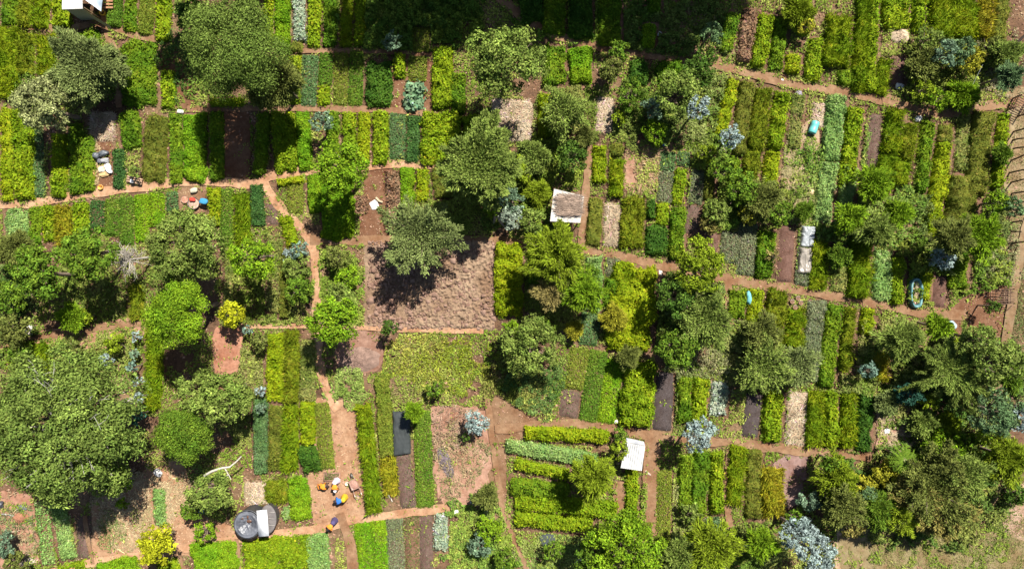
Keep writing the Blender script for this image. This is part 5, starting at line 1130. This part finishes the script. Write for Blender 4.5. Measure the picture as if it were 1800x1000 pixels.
def person(px, py, rz, label, top, low, head, crouch=False, lowname='skirt', headname='headscarf'):
    B = W(px, py, .5); B[2] = 0; root = empty('person', label, 'person', B, 'people working on the clearing', rz); root.scale = (.86, .86, .86)
    hz = .50 if crouch else .86; cz = .62 if crouch else .92
    off = -.32
    J = [(off, 0, hz, (.15, .12)), (off+.2, 0, hz+.06, (.14, .11)), (off+.40, 0, cz, (.17, .11)), (off+.50, 0, cz, (.08, .07)), (off+.62, 0, cz-.04, (.095, .085)), (off+.71, 0, cz-.11, (.085, .08)), (off+.77, 0, cz-.15, (.03, .03))]
    E = [(0, 1), (1, 2), (2, 3), (3, 4), (4, 5), (5, 6)]
    for s in (-1, 1):
        n = len(J); k = off+.22 if crouch else off+.08
        J += [(off-.02, s*.10, hz-.05, .10), (k, s*.15, hz*.55 if not crouch else .45, .065), (off-.0, s*.14, .08, .045), (k+.12, s*.16, .035, (.045, .03))]
        E += [(0, n), (n, n+1), (n+1, n+2), (n+2, n+3)]
        n = len(J); wz = .22 if not crouch else .14
        J += [(off+.42, s*.19, cz-.02, .06), (off+.50, s*.24, cz-.30, .042), (off+.64, s*.17, wz+.12, .030), (off+.67, s*.16, wz+.03, (.04, .018))]
        E += [(2, n), (n, n+1), (n+1, n+2), (n+2, n+3)]
        for fi, (dy, L_) in enumerate(((-.030, .062), (-.010, .075), (.010, .070), (.028, .055))):
            m_ = len(J); b_ = (off+.675, s*.16+dy, wz-.01)
            J += [(*b_, .010), (b_[0]+.012, b_[1]+dy*.2, b_[2]-L_*.55, .009), (b_[0]-.004, b_[1]+dy*.2, b_[2]-L_, .008)]; E += [(n+3, m_), (m_, m_+1), (m_+1, m_+2)]
        m_ = len(J); J += [(off+.68, s*.16-s*.045, wz+.02, .011), (off+.70, s*.16-s*.055, wz-.03, .009)]; E += [(n+3, m_), (m_, m_+1)]
    skin('body', J, E, M_SKIN, root, 2, (.085, .045, .03))
    JJ = [(off+.08, 0, hz+.05, (.175, .15)), (off+.2, 0, hz+.07, (.17, .14)), (off+.41, 0, cz+.01, (.195, .14)), (off+.47, 0, cz+.01, (.10, .09))]
    EE = [(0, 1), (1, 2), (2, 3)]
    for s in (-1, 1): n = len(JJ); JJ += [(off+.42, s*.2, cz-.01, .085), (off+.48, s*.24, cz-.2, .07)]; EE += [(2, n), (n, n+1)]
    skin('shirt', JJ, EE, M_CLOTH, root, 2, top)
    if lowname == 'skirt':
        def sk(G):
            P = []
            for q in np.linspace(0, 1, 9):
                t = np.linspace(0, 6.2832, 29); z = (hz+.10)*(1-q)+.12*q; cx = off-.04+.05*q; ra = .16+.12*q**.8; rb = .17+.13*q**.8
                P.append(np.stack([cx+ra*np.cos(t)*(1+.07*np.sin(7*t)*q), rb*np.sin(t)*(1+.07*np.sin(7*t)*q), z+0*t], -1))
            P.insert(0, np.stack([off-.0+.02*np.cos(t), .02*np.sin(t), hz+.15+0*t], -1)); G.grid(np.array(P), low)
        part(root, 'skirt', M_CLOTH, sk, True)
    else:
        TJ = [(off-.02, 0, hz+.04, (.17, .15))]; TE = []
        for s in (-1, 1): n = len(TJ); k = off+.22 if crouch else off+.08; TJ += [(off-.02, s*.10, hz-.06, .125), (k, s*.15, hz*.55 if not crouch else .45, .09), (off, s*.14, .16, .075)]; TE += [(0, n), (n, n+1), (n+1, n+2)]
        skin('trousers', TJ, TE, M_CLOTH, root, 2, low)
    def hd(G):
        th = np.linspace(0, 6.2832, 21); ph = np.linspace(-.5, 1.55, 9); Th, Ph = np.meshgrid(th, ph, indexing='ij'); c = np.array([off+.645, 0, cz-.045])
        x = np.cos(Ph)*np.cos(Th); y = np.cos(Ph)*np.sin(Th); z = np.sin(Ph); q = .128*(1+.06*np.sin(5*Th)*np.cos(Ph))
        # tilt forward: the top of the head points ahead (+x)
        a = R(50); X = x*math.cos(a)+z*math.sin(a); Z = -x*math.sin(a)+z*math.cos(a)
        G.grid(c+np.stack([X*q, y*q, Z*q], -1), head)
    part(root, headname, M_CLOTH, hd, True)
person(568, 855, R(5), 'crouching person in an orange top reaching right on the clearing', (.80, .27, .03), (.75, .24, .03), (.05, .03, .03), True, 'trousers', 'hair')
person(590, 854, R(-88), 'stooping person with orange top, pinkish white skirt and white headscarf', (.82, .28, .03), (.75, .62, .68), (.78, .72, .68))
person(597, 878, R(190), 'stooping person in a blue top and yellow skirt on the clearing', (.04, .16, .50), (.72, .44, .03), (.03, .025, .03), False, 'skirt', 'hair')
person(582, 923, R(-128), 'stooping person in orange top with dark purple skirt near the bottom path', (.82, .30, .04), (.09, .07, .16), (.02, .018, .02), False, 'skirt', 'hair')

# ------------------------------------------------------------------ ground cover (stuff nobody could count)
mark_quad(755, 498, 1, 0, 115, 82)
def free(px, py, any2=False):
    i = np.clip(((px-OX)/2).astype(int), 0, 999); j = np.clip(((py-OY)/2).astype(int), 0, 599); return (occ[i, j] == 0) | (any2 & (occ[i, j] == 2))
def stuff(name, label, cat, px, py, hts, cols, L, Wd, kind, seed, m=None):
    r = rng(seed); n = len(px)
    x = (px-900)/25; y = (500-py)/25; q = np.stack([x, y, .03+hts], 1)
    ca, cb = cols; f = np.clip(fbm(x*.55, y*.55, seed)*3-1+r.normal(0, .22, n), 0, 1)[:, None]
    col = (np.array(ca)*(1-f)+np.array(cb)*f)*(1.25 if kind != 'flat' else 1)*np.exp(r.normal(0, .25, n))[:, None]
    G = Geo(); sc = np.exp(r.normal(0, .3, n))
    if kind == 'blade':
        D = np.stack([r.normal(0, .6, n), r.normal(0, .6, n), abs(r.normal(.7, .3, n))], 1); N = r.normal(0, 1, (n, 3))
    elif kind == 'flat':
        th = r.random(n)*6.28; D = np.stack([np.cos(th), np.sin(th), r.normal(0, .08, n)], 1); N = np.tile([0, 0, 1.], (n, 1))+r.normal(0, .25, (n, 3))
    else:
        N = nrm(r.normal(0, .5, (n, 3))+[0, 0, 1.]); D = np.cross(N, r.normal(0, 1, (n, 3)))
    G.leaves(q, D, N, L*sc, Wd*sc, col, .15)
    o = G.build(name, m or M_LEAF)
    if o is None: print('EMPTY', label); return
    o['kind'] = 'stuff'; o['label'] = label; o['category'] = cat
def ell(n, cx, cy, rx, ry, r, seed, thr=.0, any2=False):
    """random ground pixels in a ragged ellipse, clumped"""
    a = r.random(n)*6.283; k = np.sqrt(r.random(n))
    px = cx+rx*k*np.cos(a); py = cy+ry*k*np.sin(a)
    edge = fbm(px/24, py/24, seed); keep = (k < .25+1.25*edge) & (fbm(px/14, py/14, seed+3) > thr)
    px = px[keep]; py = py[keep]; f = free(px, py, any2); return px[f], py[f]
def hts(px, py, seed, top, r):
    cl = np.clip(fbm(px/11, py/11, seed, 3)*2.6-.8, 0, 1); return cl*top*r.random(len(px))**.5
CV = [ # cx
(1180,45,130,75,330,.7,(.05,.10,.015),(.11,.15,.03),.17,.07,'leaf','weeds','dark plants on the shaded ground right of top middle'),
(808,800,60,92,150,.3,(.13,.15,.05),(.26,.20,.11),.16,.04,'leaf','weeds','sparse weeds of the overgrown dry plot'),
(790,755,45,45,120,.4,(.20,.14,.09),(.34,.25,.18),.3,.025,'blade','dry_stalks','dry stalks on the overgrown dry plot'),
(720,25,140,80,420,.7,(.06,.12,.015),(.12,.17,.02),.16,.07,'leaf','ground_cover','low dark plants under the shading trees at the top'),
# cx, cy, rx, ry, per m2, height, colours a, b, leaf, width, kind, name, label
(772,640,112,62,300,.3,(.22,.27,.02),(.33,.32,.06),.16,.04,'blade','tall_grass','yellow-green rough grass filling the plot below the ploughed plot'),
(900,668,62,62,240,.35,(.13,.17,.02),(.23,.22,.06),.2,.04,'blade','tall_grass','olive dry grass right of the rough yellow-green grass'),
(945,685,62,56,300,.5,(.05,.10,.02),(.10,.15,.04),.13,.06,'leaf','ground_cover','dark green low plants left of the olive seedling beds'),
(612,682,46,40,260,.35,(.12,.18,.03),(.19,.24,.06),.14,.07,'leaf','ground_cover','pale green low plants above the sandy clearing'),
(700,690,60,26,200,.2,(.16,.18,.05),(.26,.24,.09),.16,.035,'blade','tall_grass','thin dry grass above the black shade net'),
(600,510,48,92,280,.5,(.11,.17,.02),(.19,.24,.04),.14,.06,'leaf','weeds','weedy green strip left of the ploughed plot'),
(835,945,85,80,300,.45,(.10,.18,.03),(.19,.25,.04),.14,.06,'leaf','weeds','overgrown green plot at the bottom middle'),
(980,965,85,50,280,.3,(.12,.19,.04),(.20,.24,.06),.13,.05,'leaf','weeds','weedy plot below the crosswise beds'),
(480,868,46,38,200,.25,(.17,.20,.03),(.28,.25,.09),.2,.035,'blade','tall_grass','dry grass around the olive grass bed near the tanks'),
(430,690,60,100,220,.5,(.12,.15,.03),(.20,.21,.06),.14,.05,'leaf','weeds','weedy ground left of the yellow beds'),
(430,500,60,80,260,.5,(.11,.14,.02),(.19,.20,.05),.16,.05,'leaf','weeds','weedy ground between the narrow path and the left trees'),
(500,510,56,90,260,.5,(.10,.14,.02),(.20,.22,.05),.15,.05,'leaf','weeds','weedy strips left of the narrow path'),
(60,630,90,50,240,.6,(.09,.15,.02),(.16,.21,.03),.15,.06,'leaf','weeds','green weeds above the gnarled tree'),
(190,620,90,50,220,.5,(.10,.15,.02),(.19,.22,.05),.15,.06,'leaf','weeds','mixed weeds right above the gnarled tree'),
(25,540,50,110,280,.8,(.06,.11,.02),(.13,.16,.05),.16,.07,'leaf','weeds','dense scrub at the left edge'),
(200,500,120,80,160,.4,(.09,.13,.02),(.17,.18,.05),.15,.06,'leaf','weeds','weeds among the left trees'),
(330,900,70,90,160,.3,(.13,.20,.04),(.20,.24,.06),.13,.05,'leaf','weeds','weeds around the ragged tree near the tanks'),
(230,890,80,80,190,.1,(.30,.25,.12),(.42,.33,.19),.22,.025,'flat','dry_grass','dry trampled grass on the sandy plot at lower left'),
(310,875,36,50,170,.1,(.36,.28,.15),(.45,.35,.2),.22,.025,'flat','dry_grass','dry trampled grass right of the minty bed at lower left'),
(195,930,30,40,180,.2,(.14,.20,.05),(.22,.26,.09),.14,.04,'blade','grass','green grass patch on the sandy plot'),
(30,930,50,70,150,.3,(.12,.15,.06),(.30,.22,.13),.2,.04,'leaf','weeds','weeds and chips at the bottom left corner'),
(955,285,75,60,300,.8,(.08,.14,.015),(.18,.22,.03),.16,.07,'leaf','weeds','thick weeds above the thatched shelter'),
(935,375,50,60,260,.6,(.10,.17,.02),(.17,.23,.03),.15,.07,'leaf','weeds','thick weeds left of the thatched shelter'),
(820,340,85,80,220,.6,(.08,.13,.02),(.15,.19,.03),.15,.06,'leaf','weeds','weeds under the tall feathery light green tree'),
(1010,200,90,60,230,.5,(.10,.14,.02),(.20,.22,.07),.15,.05,'leaf','weeds','weeds by the pale bare strip'),
(1130,190,75,80,240,.7,(.07,.12,.015),(.16,.19,.04),.15,.06,'leaf','weeds','scrub below the shaded path'),
(1215,190,75,90,240,.7,(.08,.13,.02),(.18,.21,.06),.15,.06,'leaf','weeds','scrub around the blue-silver trees'),
(1140,285,50,60,130,.2,(.17,.17,.05),(.34,.24,.14),.16,.04,'leaf','weeds','dry weeds of the weedy clearing'),
(1265,320,60,100,280,.8,(.07,.13,.015),(.15,.19,.03),.15,.07,'leaf','weeds','scrub left of the olive hedges'),
(1345,355,70,55,300,.9,(.07,.11,.015),(.16,.18,.03),.15,.06,'leaf','weeds','scrub at the foot of the olive hedges'),
(1400,300,46,110,230,.15,(.30,.26,.12),(.45,.34,.20),.26,.03,'flat','dry_grass','matted straw and dry grass between the long hedges'),
(1410,370,50,40,200,.4,(.12,.17,.03),(.26,.25,.1),.16,.04,'leaf','weeds','weeds above the clear plastic sheet'),
(1500,350,130,130,190,.6,(.08,.15,.02),(.17,.23,.05),.17,.06,'leaf','weeds','weeds between the minty hedges'),
(1660,470,120,70,260,.9,(.08,.14,.015),(.17,.20,.03),.16,.07,'leaf','weeds','scrub below the long beds at right'),
(1690,390,90,110,230,.9,(.09,.13,.03),(.15,.18,.05),.16,.06,'leaf','weeds','scrub left of the fence posts'),
(1640,120,95,75,260,.7,(.08,.14,.02),(.19,.22,.04),.16,.06,'leaf','weeds','upper right scrub'),
(1750,120,60,80,150,.4,(.12,.15,.05),(.24,.2,.12),.16,.05,'leaf','weeds','thin weeds at the upper right'),
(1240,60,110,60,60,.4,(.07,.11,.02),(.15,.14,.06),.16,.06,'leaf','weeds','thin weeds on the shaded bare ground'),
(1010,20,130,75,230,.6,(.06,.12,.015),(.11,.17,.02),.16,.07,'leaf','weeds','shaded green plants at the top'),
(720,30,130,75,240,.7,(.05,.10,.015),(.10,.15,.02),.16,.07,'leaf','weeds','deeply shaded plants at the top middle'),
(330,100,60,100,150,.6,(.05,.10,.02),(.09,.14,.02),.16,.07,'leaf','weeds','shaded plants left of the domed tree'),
(1240,600,90,110,230,.6,(.09,.13,.03),(.22,.21,.10),.15,.05,'leaf','weeds','dry scrub below the big-leaved lime tree'),
(1330,610,70,90,280,.8,(.10,.14,.02),(.19,.21,.06),.15,.05,'leaf','weeds','scrub over the weedy beds right of centre'),
(1540,640,90,110,250,.7,(.09,.15,.02),(.2,.2,.06),.17,.06,'leaf','weeds','scrub right of the grey-green bed'),
(1600,745,70,60,200,.2,(.34,.26,.15),(.46,.36,.24),.3,.03,'flat','dry_grass','strawy patch at right'),
(1690,700,140,140,270,.9,(.06,.12,.02),(.15,.18,.05),.17,.07,'leaf','weeds','scrub under the star conifer'),
(1610,870,190,100,290,1.0,(.06,.11,.02),(.16,.18,.04),.17,.07,'leaf','weeds','lower right scrub undergrowth'),
(1690,965,200,64,430,.07,(.14,.19,.04),(.27,.26,.09),.12,.03,'blade','grass','short dry grass at the lower right'),
(1790,620,60,140,260,.08,(.16,.22,.07),(.26,.26,.1),.12,.03,'blade','grass','short grass beside the right path'),
(1800,400,34,260,220,.06,(.20,.21,.08),(.32,.26,.13),.12,.03,'blade','grass','short dry grass behind the fence posts'),
(1790,900,60,80,160,.06,(.20,.21,.08),(.32,.26,.13),.12,.03,'blade','grass','thin dry grass at the lower right edge'),
(1270,970,200,60,270,.7,(.09,.15,.02),(.18,.21,.05),.16,.06,'leaf','weeds','undergrowth along the bottom right of centre'),
(1110,905,60,80,240,.5,(.12,.18,.02),(.2,.24,.04),.14,.06,'leaf','weeds','green weeds at the foot of the crosswise beds'),
(1180,900,60,70,160,.3,(.14,.17,.05),(.22,.22,.08),.14,.05,'leaf','weeds','thin weeds between the hedges below the white roof'),
(990,515,75,90,200,.6,(.09,.13,.015),(.17,.19,.04),.15,.06,'leaf','weeds','weeds under the drooping conifer'),
(1180,540,80,90,220,.8,(.05,.09,.015),(.12,.15,.03),.16,.07,'leaf','weeds','dark scrub under the big-leaved lime tree'),
(490,985,80,30,200,.3,(.14,.2,.02),(.22,.26,.03),.13,.05,'leaf','weeds','green weeds at the bottom left of centre'),
(630,945,20,80,90,.2,(.14,.2,.04),(.22,.26,.06),.13,.04,'blade','grass','grass tufts on the clearing edge'),
(1200,720,60,60,140,.4,(.1,.15,.03),(.2,.2,.06),.14,.05,'leaf','weeds','weeds beside the raked bed in the middle'),
(100,130,130,70,160,.5,(.09,.15,.02),(.15,.2,.03),.16,.06,'leaf','weeds','green undergrowth around the sage tree'),
(150,300,40,60,120,.2,(.3,.22,.12),(.45,.35,.18),.25,.03,'flat','dry_grass','straw around the sack heap'),
(1760,460,50,50,160,.4,(.12,.16,.05),(.22,.2,.1),.15,.05,'leaf','weeds','weeds at the lower fence posts'),
]
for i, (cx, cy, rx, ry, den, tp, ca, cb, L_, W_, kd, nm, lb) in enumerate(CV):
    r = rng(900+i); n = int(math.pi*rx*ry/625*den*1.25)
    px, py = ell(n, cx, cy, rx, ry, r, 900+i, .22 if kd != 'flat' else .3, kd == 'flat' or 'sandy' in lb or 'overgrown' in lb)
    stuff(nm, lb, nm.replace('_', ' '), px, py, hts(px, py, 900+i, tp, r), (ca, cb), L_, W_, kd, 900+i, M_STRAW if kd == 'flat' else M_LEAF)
# thin weeds in every leftover gap
r = rng(77); n = 620000
px = r.uniform(-60, 1860, n); py = r.uniform(-45, 1045, n)
den = fbm(px/30, py/30, 5)*.8+.2*(px/1800)+.12*(fbm(px/8, py/8, 9)-.5)
k = (den > .40) & free(px, py) & (px < 1772) & ~((px > 1470) & (py > 935) & (fbm(px/20, py/20, 61) < .55)); px = px[k]; py = py[k]
stuff('weeds', 'thin weeds growing in the gaps between the beds', 'weeds', px, py, hts(px, py, 5, .25, r), ((.12, .18, .02), (.22, .25, .05)), .14, .06, 'leaf', 77)
r = rng(177); n = 160000; px = r.uniform(-20, 1820, n); py = r.uniform(-20, 1020, n)
k = ~free(px, py) & (fbm(px/15, py/15, 41) > .63) & ((abs(px-755) > 118) | (abs(py-498) > 84)); px = px[k]; py = py[k]
stuff('weeds', 'weed tufts creeping onto paths and low beds', 'weeds', px, py, .06+hts(px, py, 5, .25, r), ((.12, .18, .02), (.22, .25, .05)), .14, .055, 'leaf', 177)
# blades hugging the path edges
r = rng(78); n = 60000; px = r.uniform(-20, 1820, n); py = r.uniform(-20, 1020, n)
k = free(px, py) & ~(free(px+8, py) & free(px-8, py) & free(px, py+8) & free(px, py-8)); px = px[k]; py = py[k]
stuff('grass', 'grass tufts along the bed and path edges', 'grass', px, py, hts(px, py, 6, .12, r), ((.12, .17, .03), (.24, .23, .08)), .16, .03, 'blade', 78)
# dry leaf and straw litter everywhere, clods and pebbles on bare earth
r = rng(79); n = 60000; px = r.uniform(-30, 1830, n); py = r.uniform(-30, 1030, n); k = fbm(px/40, py/40, 21) > .45; px = px[k]; py = py[k]
stuff('leaf_litter', 'dry leaves and straw bits lying on the earth', 'leaf litter', px, py, px*0, ((.30, .19, .11), (.50, .38, .24)), .10, .03, 'flat', 79, M_STRAW)
def stones(name, label, n, seed, box, s0, cols, thr, fr=True):
    r = rng(seed); px = r.uniform(box[0], box[2], n); py = r.uniform(box[1], box[3], n)
    k = fbm(px/25, py/25, seed) > thr
    if fr is not None: k &= (free(px, py) == fr)
    px = px[k]; py = py[k]; n = len(px); c = np.stack([(px-900)/25, (500-py)/25, np.full(n, .02)], 1)
    s = s0*np.exp(r.normal(0, .45, n)); U = np.array([[-1, -1, -.5], [1, -1, -.5], [1, 1, -.5], [-1, 1, -.5], [-.6, -.6, .7], [.6, -.6, .7], [.6, .6, .7], [-.6, .6, .7]])
    V = c[:, None]+(U[None]*(1+r.normal(0, .25, (n, 8, 3))))*s[:, None, None]
    F = np.array([(4, 5, 6, 7), (0, 1, 5, 4), (1, 2, 6, 5), (2, 3, 7, 6), (3, 0, 4, 7)])
    f = r.random(n)[:, None]; col = (np.array(cols[0])*(1-f)+np.array(cols[1])*f)
    G = Geo(); G.add(V.reshape(-1, 3), (F[None]+np.arange(n)[:, None, None]*8).reshape(-1, 4), np.repeat(col, 8, 0))
    o = G.build(name, M_CLOD); o['kind'] = 'stuff'; o['label'] = label; o['category'] = 'clods'
stones('earth_clods', 'small clods and pebbles scattered on the bare earth', 30000, 81, (-20, -20, 1820, 1020), .035, ((.2, .1, .065), (.36, .22, .15)), .42, None)
